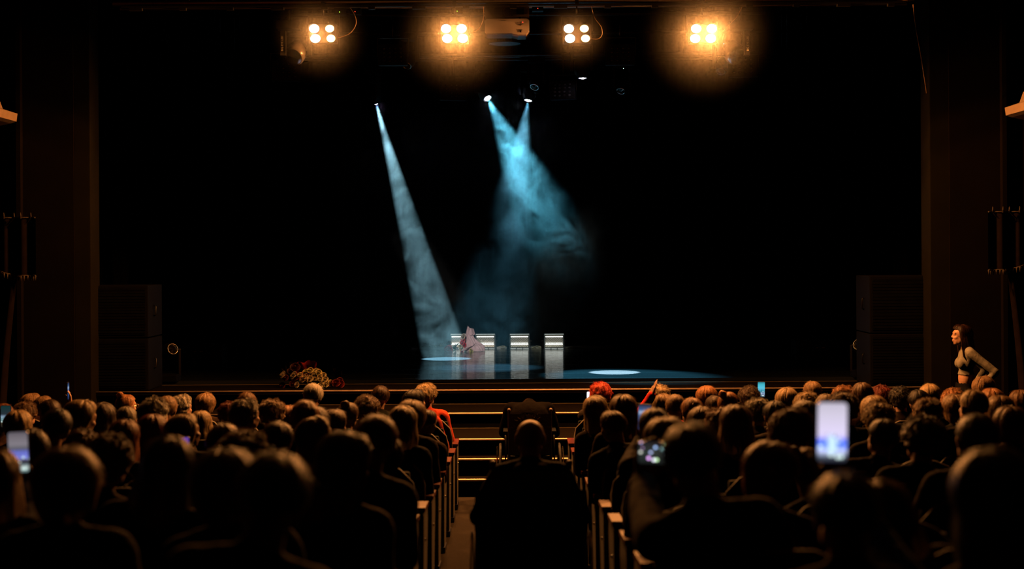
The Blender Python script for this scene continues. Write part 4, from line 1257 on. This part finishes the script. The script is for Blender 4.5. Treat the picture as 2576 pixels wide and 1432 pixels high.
def dress(body_o, variant, style, color, jcol, tcol=(.012, .012, .016), with_glasses=False, hair_scale=1.0):
    body, top, trousers, Mh = variant
    t = link('jacket', top, body_o); t.color = (*jcol, 1)
    t = link('trousers', trousers, body_o); t.color = (*tcol, 1)
    if style:
        h = link('hair', get_hair(style), body_o); h.color = (*color, 1)
        h.matrix_local = Mh @ Matrix.Diagonal((hair_scale * (random.choice((-1, 1))), hair_scale, hair_scale, 1))
    if with_glasses: glasses_on(body_o, Mh)

# ---- telephones
def screen_material(kind):
    m = bpy.data.materials.new('phone_screen_' + kind); m.use_nodes = True
    nt = m.node_tree; N = nt.nodes; Lk = nt.links; b = N['Principled BSDF']
    b.inputs['Base Color'].default_value = (.01, .01, .01, 1); b.inputs['Roughness'].default_value = .15
    tc = N.new('ShaderNodeTexCoord'); sx = N.new('ShaderNodeSeparateXYZ'); Lk.new(tc.outputs['Generated'], sx.inputs[0])
    cr = N.new('ShaderNodeValToRGB'); e = cr.color_ramp.elements; cr.color_ramp.interpolation = 'LINEAR'
    stops = dict(big=[(0, (.01, .01, .02)), (.08, (.05, .06, .08)), (.16, (.35, .4, .6)), (.2, (.55, .6, .95)), (.24, (.15, .25, .95)), (.37, (.05, .12, .9)), (.42, (.5, .45, .75)), (.5, (.58, .52, .72)), (.8, (.50, .46, .58)), (1, (.42, .39, .48))],
                 left=[(0, (.05, .12, .12)), (.12, (.5, .62, .6)), (.22, (.02, .03, .05)), (.3, (.06, .05, .06)), (.36, (.22, .25, .8)), (.52, (.12, .14, .5)), (.58, (.10, .10, .12)), (.7, (.22, .20, .23)), (.9, (.16, .14, .16)), (1, (.10, .09, .11))],
                 tiny=[(0, (.01, .01, .01)), (.2, (.05, .035, .02)), (.34, (.15, .3, .32)), (.5, (.2, .3, .42)), (.6, (.02, .03, .04)), (1, (.005, .03, .03))],
                 white=[(0, (.05, .2, .8)), (.3, (.1, .4, .95)), (.5, (.75, .8, .95)), (1, (.95, .9, .95))],
                 stagey=[(0, (.02, .05, .06)), (.25, (.25, .35, .55)), (.35, (.05, .25, .35)), (.6, (.1, .55, .75)), (.85, (.05, .45, .55)), (1, (.02, .12, .15))],
                 purple=[(0, (.03, .06, .12)), (.35, (.06, .03, .3)), (1, (.10, .04, .4))],
                 dark=[(0, (.005, .01, .03)), (.3, (.02, .06, .2)), (.55, (.03, .1, .25)), (.7, (.3, .4, .6)), (.8, (.03, .1, .25)), (1, (.01, .01, .02))],
                 lights=[(0, (.004, .005, .005)), (.5, (.012, .016, .014)), (1, (.006, .006, .007))])[kind]
    e[0].position, e[0].color = stops[0][0], (*stops[0][1], 1); e[1].position, e[1].color = stops[-1][0], (*stops[-1][1], 1)
    for p, c in stops[1:-1]:
        x = cr.color_ramp.elements.new(p); x.color = (*c, 1)
    Lk.new(sx.outputs[2], cr.inputs[0])
    out = cr.outputs[0]
    if kind in ('big', 'left', 'lights', 'stagey', 'tiny'):
        # bright figures and lamps shown on the screen
        cmb = N.new('ShaderNodeCombineXYZ'); Lk.new(sx.outputs[0], cmb.inputs[0]); Lk.new(sx.outputs[2], cmb.inputs[1])
        mp = N.new('ShaderNodeMapping'); mp.inputs['Scale'].default_value = dict(lights=(8, 4.4, 1)).get(kind, (4.2, 9, 1)); Lk.new(cmb.outputs[0], mp.inputs[0])
        vr = N.new('ShaderNodeTexVoronoi'); Lk.new(mp.outputs[0], vr.inputs['Vector']); vr.inputs['Scale'].default_value = 1
        mr = N.new('ShaderNodeMapRange'); mr.inputs[1].default_value = .36; mr.inputs[2].default_value = .2; Lk.new(vr.outputs['Distance'], mr.inputs[0])
        mk = N.new('ShaderNodeMapRange'); z1 = {'big': .42, 'left': .5, 'lights': 2, 'stagey': .6, 'tiny': .5}[kind]
        mk.inputs[1].default_value = z1; mk.inputs[2].default_value = z1 - .08; Lk.new(sx.outputs[2], mk.inputs[0])
        mu = N.new('ShaderNodeMath'); mu.operation = 'MULTIPLY'; Lk.new(mr.outputs[0], mu.inputs[0]); Lk.new(mk.outputs[0], mu.inputs[1])
        mx = N.new('ShaderNodeMix'); mx.data_type = 'RGBA'; Lk.new(mu.outputs[0], mx.inputs[0]); Lk.new(out, mx.inputs[6])
        hs = N.new('ShaderNodeMix'); hs.data_type = 'RGBA'; hs.inputs[0].default_value = .6; hs.inputs[6].default_value = dict(lights=(.7, .85, .95, 1)).get(kind, (.8, .95, .95, 1)); Lk.new(vr.outputs['Color'], hs.inputs[7]) if kind == 'lights' else None
        if kind != 'lights': hs.inputs[7].default_value = (.7, .95, .9, 1)
        Lk.new(hs.outputs[2], mx.inputs[7]); out = mx.outputs[2]
    if kind == 'big':        # a pale figure between the two halves of the blue band
        ab = N.new('ShaderNodeMath'); ab.operation = 'SUBTRACT'; Lk.new(sx.outputs[0], ab.inputs[0]); ab.inputs[1].default_value = .5
        ab2 = N.new('ShaderNodeMath'); ab2.operation = 'ABSOLUTE'; Lk.new(ab.outputs[0], ab2.inputs[0])
        m1 = N.new('ShaderNodeMapRange'); m1.inputs[1].default_value = .22; m1.inputs[2].default_value = .08; Lk.new(ab2.outputs[0], m1.inputs[0])
        m2 = N.new('ShaderNodeMapRange'); m2.inputs[1].default_value = .5; m2.inputs[2].default_value = .4; Lk.new(sx.outputs[2], m2.inputs[0])
        m3 = N.new('ShaderNodeMapRange'); m3.inputs[1].default_value = .12; m3.inputs[2].default_value = .2; Lk.new(sx.outputs[2], m3.inputs[0])
        q1 = N.new('ShaderNodeMath'); q1.operation = 'MULTIPLY'; Lk.new(m1.outputs[0], q1.inputs[0]); Lk.new(m2.outputs[0], q1.inputs[1])
        q2 = N.new('ShaderNodeMath'); q2.operation = 'MULTIPLY'; Lk.new(q1.outputs[0], q2.inputs[0]); Lk.new(m3.outputs[0], q2.inputs[1])
        fm = N.new('ShaderNodeMix'); fm.data_type = 'RGBA'; Lk.new(q2.outputs[0], fm.inputs[0]); Lk.new(out, fm.inputs[6]); fm.inputs[7].default_value = (.5, .7, .9, 1); out = fm.outputs[2]
    Lk.new(out, b.inputs['Emission Color']); b.inputs['Emission Strength'].default_value = {'big': 1.35, 'white': 1.5, 'lights': 2.2}.get(kind, 1.0)
    return m
M['phone_shell'] = mat('phone_shell', (.02, .02, .022), .3, noise_amt=.1)
def phone(center, w, h, rot, kind, label):
    """rot: Euler; the screen looks towards -Y in its own frame"""
    t = empty('phone', center, 0, label, 'phone'); t.rotation_euler = rot
    mb = MB()
    r = min(w, h) * .12; pts = []
    for cx, cz, a0 in ((1, 1, 0), (-1, 1, 90), (-1, -1, 180), (1, -1, 270)):
        for k in range(6):
            a = R(a0 + 18 * k); pts.append((cx * (w / 2 - r) + r * math.cos(a), cz * (h / 2 - r) + r * math.sin(a)))
    mb.prism(pts, 1, -.003, .005); mb.build('shell', M['phone_shell'], t)
    mb = MB(); mb.prism([(x * .94, z * .965) for x, z in pts], 1, -.0042, -.0031); mb.build('screen', screen_material(kind), t)
    mb = MB(); mb.box((w * .25, .006, h * .36), (w * .3, .003, w * .3), bev=.001); mb.build('camera_bump', M['phone_shell'], t)
    return t
# holder seat -> (photo x, y, distance, width, height, twist, kind, side of the hand, label)
PHONES = {(12, 1, 0): (2093, 1088, 3.86, .084, .166, (0, R(1), 0), 'big', 'R', 'phone with a bright lavender and blue screen held up near the camera at the right'),
          (10, -1, 2): (47, 1138, 5.6, .082, .165, (0, R(-2), 0), 'left', 'R', 'phone filming the stage, held up at the far left edge near the camera'),
          (4, -1, 5): (15, 1048, 10.62, .078, .165, (0, 0, 0), 'tiny', 'L', 'small phone at the far left edge showing a pale figure on its dark screen'),
          (2, -1, 6): (171, 984, 12.35, .075, .155, (0, 0, R(99)), 'dark', 'R', 'dark phone raised nearly edge-on at the far left of the crowd'),
          (8, -1, 1): (446, 1119, 7.2, .13, .07, (0, R(-4), 0), 'purple', 'L', 'phone with a violet screen held low in the left block'),
          (11, 1, 0): (1660, 1140, 4.85, .155, .077, (0, R(2), 0), 'lights', 'L', 'phone held sideways showing blurred lights, beside the tall dark-haired person'),
          (7, 1, 0): (1621, 1050, 8.15, .075, .152, (0, R(3), 0), 'dark', 'L', 'phone mostly hidden by a black-haired head, right block near the aisle'),
          (0, 1, 0): (1486, 1005, 14.05, .082, .156, (0, R(1), 0), 'white', 'L', 'white glowing phone beside the bright red hair in the front row'),
          (0, 1, 3): (1915, 980, 14.05, .073, .155, (0, R(1), 0), 'stagey', 'R', 'phone with a turquoise stage picture raised above the front rows at the right')}
used_labels = set()
people = {}
rr2 = random.Random(11)
for line in TABLE.strip().splitlines():
    f_ = line.split(); k, side, j = int(f_[0]), int(f_[1]), int(f_[2]); dx, sc = float(f_[3]), float(f_[4]); style, color = f_[5], f_[6]; extra = f_[7:]
    Mx = person_matrix(k, side, j, dx, sc)
    jc = rr2.choice(JC); jw = ''
    if (k, side, j) == (0, -1, 0): jc = (.62, .07, .03); jw = ' and orange-red top'
    if (k, side, j) == (1, -1, 0): jc = (.45, .05, .03); jw = ' and red top'
    J = dict(SEATED); var = None
    key = (k, side, j)
    if key in PHONES or key == (1, 1, 1):
        inv = Mx.inverted()
        if key in PHONES:
            x, y, d, w, h, rot, kind, S, lab = PHONES[key]
            c = px(x, y, d); sgn = 1 if S == 'R' else -1
            phone(c, w, h, rot, kind, lab)
            if key == (2, -1, 6): wr_w = c + V((.030, -.02, -.115)); dw = V((-.1, .1, 1)); nw = V((-1, -.3, 0))
            else: wr_w = c + V((sgn * (w / 2 - .022), .022, -h / 2 - .060)); dw = V((-sgn * .12, .03, 1)); nw = V((-sgn * .25, -1, 0))
            cu = .32
        else:
            S = 'L'; sgn = -1
            tip = px(1652, 957, 12.75); wr_w = px(1640, 995, 12.75) ; dw = tip - wr_w; nw = V((1, .2, 0)); cu = .06
        wr = inv @ wr_w; sh = V(J['sh' + S])
        reach = wr - sh; mx_ = .50
        if key == (1, 1, 1):
            el = inv @ px(1608, 1045, 12.75)
        else:
            if reach.length > mx_: pass
            mid = (sh + wr) / 2; el = mid + V((sgn * .10, .02, -.13)) * max(.1, 1 - reach.length / .62)
        J['el' + S] = el; J['wr' + S] = wr
        R3 = inv.to_3x3()
        var = make_person('person', J, yaw=R(4) * -sgn, hands={S: (R3 @ dw, R3 @ nw, cu)}, female=rr2.random() < .5, voxel=.0078)
    if var is None:
        if 'glasses' in extra: var = REST[4]
        elif style in ('curly', 'bob', 'long', 'bun', 'ponytail'): var = rr2.choice((REST[0], REST[2], REST[0], REST[4]))
        else: var = rr2.choice((REST[1], REST[1], REST[3], REST[0]))
    o = link('person', var[0]); o.matrix_world = Mx
    o['category'] = 'person'; o['group'] = f'seated audience, {"left" if side < 0 else "right"} block'
    o['label'] = f'person with {SW[style]} {HW_[color]} hair{jw}, {place_words(k, side, j)}'
    if len(o['label'].split()) > 15: o['label'] = f'{SW[style]} {HW_[color]} haired person{jw}, {place_words(k, side, j)}'
    dress(o, var, style, HC[color], jc, with_glasses='glasses' in extra, hair_scale=1.0 if style not in ('long',) else 1.02)
    if key == (1, 1, 1):
        for c in children(o):
            if c.name.startswith('jacket'): c.color = (.6, .03, .02, 1)
        o['label'] = 'person with blonde hair and red sleeve raising a hand, right block near the front'
        w_ = V(J['wrL']); e_ = V(J['elL']); ax = (w_ - e_).normalized(); sd = ax.orthogonal().normalized(); s2 = ax.cross(sd)
        cc = w_.lerp(e_, .12)
        MB().tube([cc + (sd * math.cos(a) + s2 * math.sin(a)) * .033 for a in [2 * PI * q / 24 for q in range(25)]], .0035, 8).build('bracelet', M['brass'], o)

# ---- wheelchairs in the aisle
def wheelchair(loc, tilt, label, backprint):
    t = empty('wheelchair', loc, 0, label, 'wheelchair'); t.rotation_euler = (tilt, 0, 0)
    r = .300
    for s in (-1, 1):
        mb = MB(); x = s * .285
        mb.grid(lambda u, v: V((x + .013 * math.sin(2 * PI * v), (r - .013 + .013 * math.cos(2 * PI * v)) * math.cos(2 * PI * u), r + (r - .013 + .013 * math.cos(2 * PI * v)) * math.sin(2 * PI * u))), 56, 9, True)
        w_ = mb.build('wheel', M['rubber'], t)
        mb = MB()
        for k in range(18):
            a = 2 * PI * k / 18; mb.cone((x + s * .014, 0, r), .0012, (x, (r - .02) * math.cos(a), r + (r - .02) * math.sin(a)), .0012, 5)
        mb.cap((x - s * .02, 0, r), .02, (x + s * .02, 0, r), .02, 12); mb.build('spokes', M['chrome'], w_)
        mb = MB(); mb.grid(lambda u, v: V((x + s * .032 + .006 * math.sin(2 * PI * v), (.262 + .006 * math.cos(2 * PI * v)) * math.cos(2 * PI * u), r + (.262 + .006 * math.cos(2 * PI * v)) * math.sin(2 * PI * u))), 48, 7, True)
        mb.build('push_rim', M['chrome'], w_)
        mb = MB(); cx = s * .22; mb.grid(lambda u, v: V((cx + .012 * math.sin(2 * PI * v), .44 + (.07 + .012 * math.cos(2 * PI * v)) * math.cos(2 * PI * u), .083 + (.07 + .012 * math.cos(2 * PI * v)) * math.sin(2 * PI * u))), 32, 7, True)
        mb.cap((cx - .01, .44, .083), .02, (cx + .01, .44, .083), .02); mb.cone((cx, .44, .09), .01, (cx, .42, .22), .01); mb.build('caster', M['rubber'], t)
        mb = MB(); mb.tube([(s * .20, -.06, .3), (s * .20, -.09, .6), (s * .20, -.12, .88), (s * .20, -.14, .93), (s * .20, -.2, .94)], .012, 10); mb.build('back_post', M['black_metal'], t)
        mb = MB().cap((s * .20, -.15, .936), .017, (s * .20, -.25, .945), .017, 14)
        for k in range(8): mb.ell((s * .20, -.155 - .012 * k, .937 + .001 * k), (.0195, .003, .0195), seg=14, rings=6)
        mb.build('push_handle', M['grip'], t)
        mb = MB().tube([(s * .235, -.05, .3), (s * .235, -.05, .66), (s * .235, .0, .69), (s * .235, .28, .69), (s * .235, .3, .66), (s * .235, .3, .42)], .010, 8)
        mb.box((s * .235, .12, .705), (.045, .28, .025), bev=.008); mb.build('armrest', M['black_plastic'], t)
        mb = MB().tube([(s * .19, .40, .42), (s * .19, .47, .38), (s * .15, .56, .10)], .010, 8); mb.box((s * .11, .60, .085), (.14, .15, .012), bev=.004); mb.build('footrest', M['black_metal'], t)
    mb = MB()
    for s in (-1, 1): mb.tube([(s * .21, -.06, .32), (s * .21, .40, .30), (s * .21, .42, .42), (s * .21, -.08, .44)], .012, 8)
    mb.cone((-.21, -.02, .34), .01, (.21, .38, .34), .01); mb.cone((.21, -.02, .34), .01, (-.21, .38, .34), .01)
    mb.build('frame', M['black_metal'], t)
    MB().box((0, .17, .455), (.40, .42, .05), bev=.015).build('seat', M['black_plastic'], t)
    mb = MB(); mb.grid(lambda u, v: V((-.20 + .40 * u, -.10 - .025 * math.sin(PI * u) + .0 - .08 * v, .50 + (.40) * v)), 16, 10)
    mb.grid(lambda u, v: V((-.20 + .40 * u, -.085 - .025 * math.sin(PI * u) + .0 - .08 * v, .50 + (.40) * v)), 16, 10)
    bk = mb.build('backrest', M['velvet_black'], t)
    if backprint:
        tm = text_mesh('lettering', 'ПОЙ', .060, M['print_dim'], .0008)
        o = link('lettering', tm, bk, (-.01, -.203, .80)); o.rotation_euler = (R(90) + .2, 0, 0)
        mb = MB()
        for k in range(15):      # ring of pale pointed rays around the word
            a = R(-20 + 220 * k / 14); c0 = V((-.01 + .098 * math.cos(a), 0, .79 + .075 * math.sin(a))); L = .035 + .014 * (k % 3)
            dr = V((math.cos(a), 0, math.sin(a))); sd = V((-dr.z, 0, dr.x))
            yy = lambda z: -.205 - .2 * (z - .80)
            pts = [c0 - sd * .011, c0 + dr * L, c0 + sd * .011]
            vs = [mb.bm.verts.new((p.x, yy(p.z) + .002, p.z)) for p in pts] + [mb.bm.verts.new((p.x, yy(p.z), p.z)) for p in pts]
            mb.bm.faces.new(vs[3:]); mb.bm.faces.new(vs[:3][::-1])
            for q in range(3): mb.bm.faces.new((vs[q], vs[(q + 1) % 3], vs[3 + (q + 1) % 3], vs[3 + q]))
        mb.build('emblem', M['print'], bk)
        mb = MB()
        for a, b in ((-.19, -.125), (.11, .19)): mb.box(((a + b) / 2, -.196, .775), (b - a, .004, .008))
        mb.build('stripe', M['print'], bk)
    return t
M['grip'] = mat('worn_grip', (.12, .07, .04), .35, noise_amt=.3, noise_scale=60)
M['velvet_black'] = mat('black_canvas', (.012, .010, .010), .8, noise_amt=.3, noise_scale=50)
M['print_dim'] = mat('dim_print', (.06, .045, .035), .7, noise_amt=.2, noise_scale=60)
wx = px(1333, 1032, 13.55).x
wheelchair((wx, 13.78, 0), 0, 'wheelchair with a printed back panel, standing in the aisle before the steps', True)
# the person in it, bowed far forward
def leaned(J, ang, piv):
    out = {}
    Rm = Matrix.Rotation(-ang, 3, 'X'); piv = V(piv)
    for k, v in J.items():
        v = V(v)
        out[k] = v if k[:3] in ('hip', 'kne', 'ank', 'pel') else piv + Rm @ (v - piv)
    return out
J = leaned(SEATED, R(33), (0, 0, .5)); J['head'] = J['neck'] + V((0, .165, -.075)); J['wrL'] = V((-.12, .42, .56)); J['wrR'] = V((.12, .42, .56)); J['elL'] = V((-.255, .28, .66)); J['elR'] = V((.255, .28, .66))
J['shL'] += V((-.02, 0, .02)); J['shR'] += V((.02, 0, .02))
var = make_person('person', J, pitch=R(-62), bulk=1.2)
o = link('person', var[0]); o.location = (wx, 13.86, .0)
tag(o, 'person in dark clothes bowed forward in the wheelchair before the steps', 'person')
dress(o, var, 'short', HC['darkbrown'], (.004, .003, .0025))
# man with a shaved head in the second wheelchair, filling the aisle
bx = px(1334, 1100, 7.66).x; by = 7.66
wheelchair((bx, by - .06, zf(by)), -math.atan(.085), 'wheelchair under the bald person in the middle of the aisle', False)
J = dict(SEATED); J['elL'] = V((-.29, .05, .68)); J['elR'] = V((.29, .05, .68))
var = make_person('person', J, bulk=1.18, voxel=.008)
o = link('person', var[0]); sc = (px(1334, 1057, by).z - zf(by)) / 1.247; o.matrix_world = Matrix.Translation((bx, by, zf(by))) @ Matrix.Diagonal((sc * 1.05, sc, sc, 1))
tag(o, 'bald person in a dark coat sitting in the aisle between the two blocks', 'person')
dress(o, var, None, None, (.014, .012, .012))
# coat hanging wide over the wheelchair's sides
mb = MB()
mb.grid(lambda u, v: V((-.29 + .58 * u + .02 * math.sin(v * 7) * (u - .5), -.22 - .06 * math.sin(PI * u) - .05 * v * math.sin(PI * u) + .012 * math.sin(u * 30) * (1 - v), .22 + .60 * (1 - v) - .0)), 40, 16)
mb.grid(lambda u, v: V((-.29 + .58 * u, -.205 - .06 * math.sin(PI * u) - .05 * v * math.sin(PI * u), .22 + .60 * (1 - v))), 40, 16)
cz = mb.build('coat', M['cloth'], None, (bx, by, zf(by)), label='dark coat hanging over the back of the wheelchair in the middle of the aisle', cat='coat'); cz.color = (.012, .010, .010, 1)

# ---- woman in a white crop top standing at the right of the steps, facing left
ST = dict(pel=(0, -.01, .93), waist=(0, -.02, 1.10), chest=(0, -.03, 1.28), neck=(0, -.035, 1.42), head=(0, .025, 1.555),
          hipL=(-.09, 0, .92), hipR=(.09, 0, .92), kneeL=(-.095, .03, .50), kneeR=(.095, .0, .50), ankL=(-.10, .0, .09), ankR=(.10, -.04, .09),
          shL=(-.165, -.035, 1.37), shR=(.165, -.035, 1.37), elL=(-.24, -.27, 1.18), elR=(.22, -.27, 1.18), wrL=(-.155, -.13, .985), wrR=(.15, -.13, .985))
wp = px(2425, 900, 15.0)
var = make_person('person', ST, female=True, bulk=.86, voxel=.0078, crop=1.135, pitch=R(2),
                  hands={'L': (V((.1, .35, -.9)), V((1, .2, 0)), .3), 'R': (V((-.1, .35, -.9)), V((-1, .2, 0)), .3)})
o = link('person', var[0]); s_ = (px(2425, 818, 15.0).z) / 1.655
o.matrix_world = Matrix.Translation((wp.x, 15.0, 0)) @ Matrix.Rotation(R(84), 4, 'Z') @ Matrix.Diagonal((s_, s_, s_, 1))
tag(o, 'young woman in a white crop top standing at the right, hands on hips, facing left', 'person')
t = link('crop_top', var[1], o); t.color = (.21, .20, .17, 1)
t = link('trousers', var[2], o); t.color = (.006, .006, .008, 1)
bm = bmesh.new(); bm.from_mesh(var[2]); bmesh.ops.delete(bm, geom=[v for v in bm.verts if v.co.z > 1.055], context='VERTS'); bm.to_mesh(var[2]); bm.free()
h = link('hair', get_hair('long'), o); h.color = (.03, .012, .008, 1); h.matrix_local = var[3] @ Matrix.Translation((0, .008, 0)) @ Matrix.Diagonal((.99, 1, .98, 1))

# ================================================================== HAZE
def haze_box(name, lo, hi, mtl, label):
    c = [(a + b) / 2 for a, b in zip(lo, hi)]; s = [b - a for a, b in zip(lo, hi)]
    MB().box(c, s).build(name, mtl, None, label=label, cat='haze', kind='stuff')
def bloom_haze(c, rad, dens):  # local haze added around each blinder to imitate lens bloom
    m = bpy.data.materials.new('bloom_haze'); m.use_nodes = True
    nt = m.node_tree; N = nt.nodes; Lk = nt.links
    N.remove(N['Principled BSDF'])
    geo = N.new('ShaderNodeNewGeometry'); d = N.new('ShaderNodeVectorMath'); d.operation = 'DISTANCE'; d.inputs[1].default_value = c
    Lk.new(geo.outputs['Position'], d.inputs[0])
    mr = N.new('ShaderNodeMapRange'); mr.inputs[1].default_value = rad; mr.inputs[2].default_value = 0; mr.inputs[3].default_value = 0; mr.inputs[4].default_value = 1; Lk.new(d.outputs['Value'], mr.inputs[0])
    pw = N.new('ShaderNodeMath'); pw.operation = 'POWER'; Lk.new(mr.outputs[0], pw.inputs[0]); pw.inputs[1].default_value = 2.6
    ml = N.new('ShaderNodeMath'); ml.operation = 'MULTIPLY'; Lk.new(pw.outputs[0], ml.inputs[0]); ml.inputs[1].default_value = dens
    v = N.new('ShaderNodeVolumeScatter'); Lk.new(ml.outputs[0], v.inputs['Density']); v.inputs['Anisotropy'].default_value = .3
    Lk.new(v.outputs[0], N['Material Output'].inputs['Volume'])
    try: m.cycles.volume_step_rate = .6
    except Exception: pass
    return m
for (x, y, rad, dens, lab) in ((806, 86, .58, .036, 'leftmost'), (1152, 88, .72, .048, 'second'), (1448, 86, .45, .028, 'third'), (1778, 86, .78, .062, 'rightmost')):
    c = px(x, y, 14.93)
    mb = MB().ell((0, 0, 0), rad, seg=24, rings=16)
    o = mb.build('bloom_haze_ball', bloom_haze(c, rad, dens), None, c, label=f'added haze ball imitating lens bloom around the {lab} blinder light', cat='haze', kind='stuff')

def smoke():
    m = bpy.data.materials.new('stage_smoke'); m.use_nodes = True
    nt = m.node_tree; N = nt.nodes; Lk = nt.links
    N.remove(N['Principled BSDF'])
    geo = N.new('ShaderNodeNewGeometry')
    def math_(op, a, b=None, c=None, clamp=False):
        n = N.new('ShaderNodeMath'); n.operation = op; n.use_clamp = clamp
        for i, x in enumerate((a, b, c)):
            if x is None: continue
            if isinstance(x, (int, float)): n.inputs[i].default_value = x
            else: Lk.new(x, n.inputs[i])
        return n.outputs[0]
    def smooth(x, a, b, lo=0, hi=1):
        n = N.new('ShaderNodeMapRange'); n.interpolation_type = 'SMOOTHSTEP'
        n.inputs[1].default_value = a; n.inputs[2].default_value = b; n.inputs[3].default_value = lo; n.inputs[4].default_value = hi
        Lk.new(x, n.inputs[0]); return n.outputs[0]
    # swirling displacement of the coordinates
    wn = N.new('ShaderNodeTexNoise'); wn.inputs['Scale'].default_value = 1.3; wn.inputs['Detail'].default_value = 1
    Lk.new(geo.outputs['Position'], wn.inputs['Vector'])
    sub = N.new('ShaderNodeVectorMath'); sub.operation = 'SUBTRACT'; Lk.new(wn.outputs['Color'], sub.inputs[0]); sub.inputs[1].default_value = (.5, .5, .5)
    scl = N.new('ShaderNodeVectorMath'); scl.operation = 'SCALE'; Lk.new(sub.outputs[0], scl.inputs[0]); scl.inputs['Scale'].default_value = 1.3
    add = N.new('ShaderNodeVectorMath'); add.operation = 'ADD'; Lk.new(geo.outputs['Position'], add.inputs[0]); Lk.new(scl.outputs[0], add.inputs[1])
    P = add.outputs[0]
    sep = N.new('ShaderNodeSeparateXYZ'); Lk.new(P, sep.inputs[0]); X, Y, Z = sep.outputs
    sep0 = N.new('ShaderNodeSeparateXYZ'); Lk.new(geo.outputs['Position'], sep0.inputs[0]); X0, Y0, Z0 = sep0.outputs
    def blob(cx, cz, rx, rz, w, tilt=0, inner=.45):
        dx = math_('SUBTRACT', X, cx); dz = math_('SUBTRACT', Z, cz)
        if tilt: dx = math_('ADD', dx, math_('MULTIPLY', dz, tilt))
        a = math_('DIVIDE', dx, rx); b = math_('DIVIDE', dz, rz)
        r = math_('SQRT', math_('ADD', math_('MULTIPLY', a, a), math_('MULTIPLY', b, b)))
        return math_('MULTIPLY', smooth(r, 1.0, inner), w)
    nz = N.new('ShaderNodeTexNoise'); nz.inputs['Scale'].default_value = 3.6; nz.inputs['Detail'].default_value = 4; nz.inputs['Roughness'].default_value = .62; nz.inputs['Distortion'].default_value = .8
    Lk.new(P, nz.inputs['Vector'])
    wisps = smooth(nz.outputs['Fac'], .36, .64, .12, 1.5)
    left = math_('MULTIPLY', smooth(X0, -.55, -.95), .019)
    up = blob(.10, 3.9, 1.0, 1.3, .055, 0, .2)
    mid = blob(.45, 2.95, .85, 1.25, .075, .25, 0)
    low = blob(-.25, 1.35, 1.45, 1.35, .022, 0, 0)
    tot = math_('ADD', math_('ADD', left, math_('MAXIMUM', up, mid)), low)
    d = math_('MULTIPLY', tot, wisps)
    v = N.new('ShaderNodeVolumeScatter'); Lk.new(d, v.inputs['Density']); v.inputs['Anisotropy'].default_value = .1
    v.inputs['Color'].default_value = (.9, 1, 1, 1)
    Lk.new(v.outputs[0], N['Material Output'].inputs['Volume'])
    try: m.cycles.volume_step_rate = .4
    except Exception as e: pass
    return m
haze_box('stage_smoke', (-2.4, 19.7, DECK + .02), (1.6, 22.3, 4.86), smoke(), 'drifting turquoise smoke lit by the beams over the middle of the stage')

bpy.data.scenes.remove(bench)
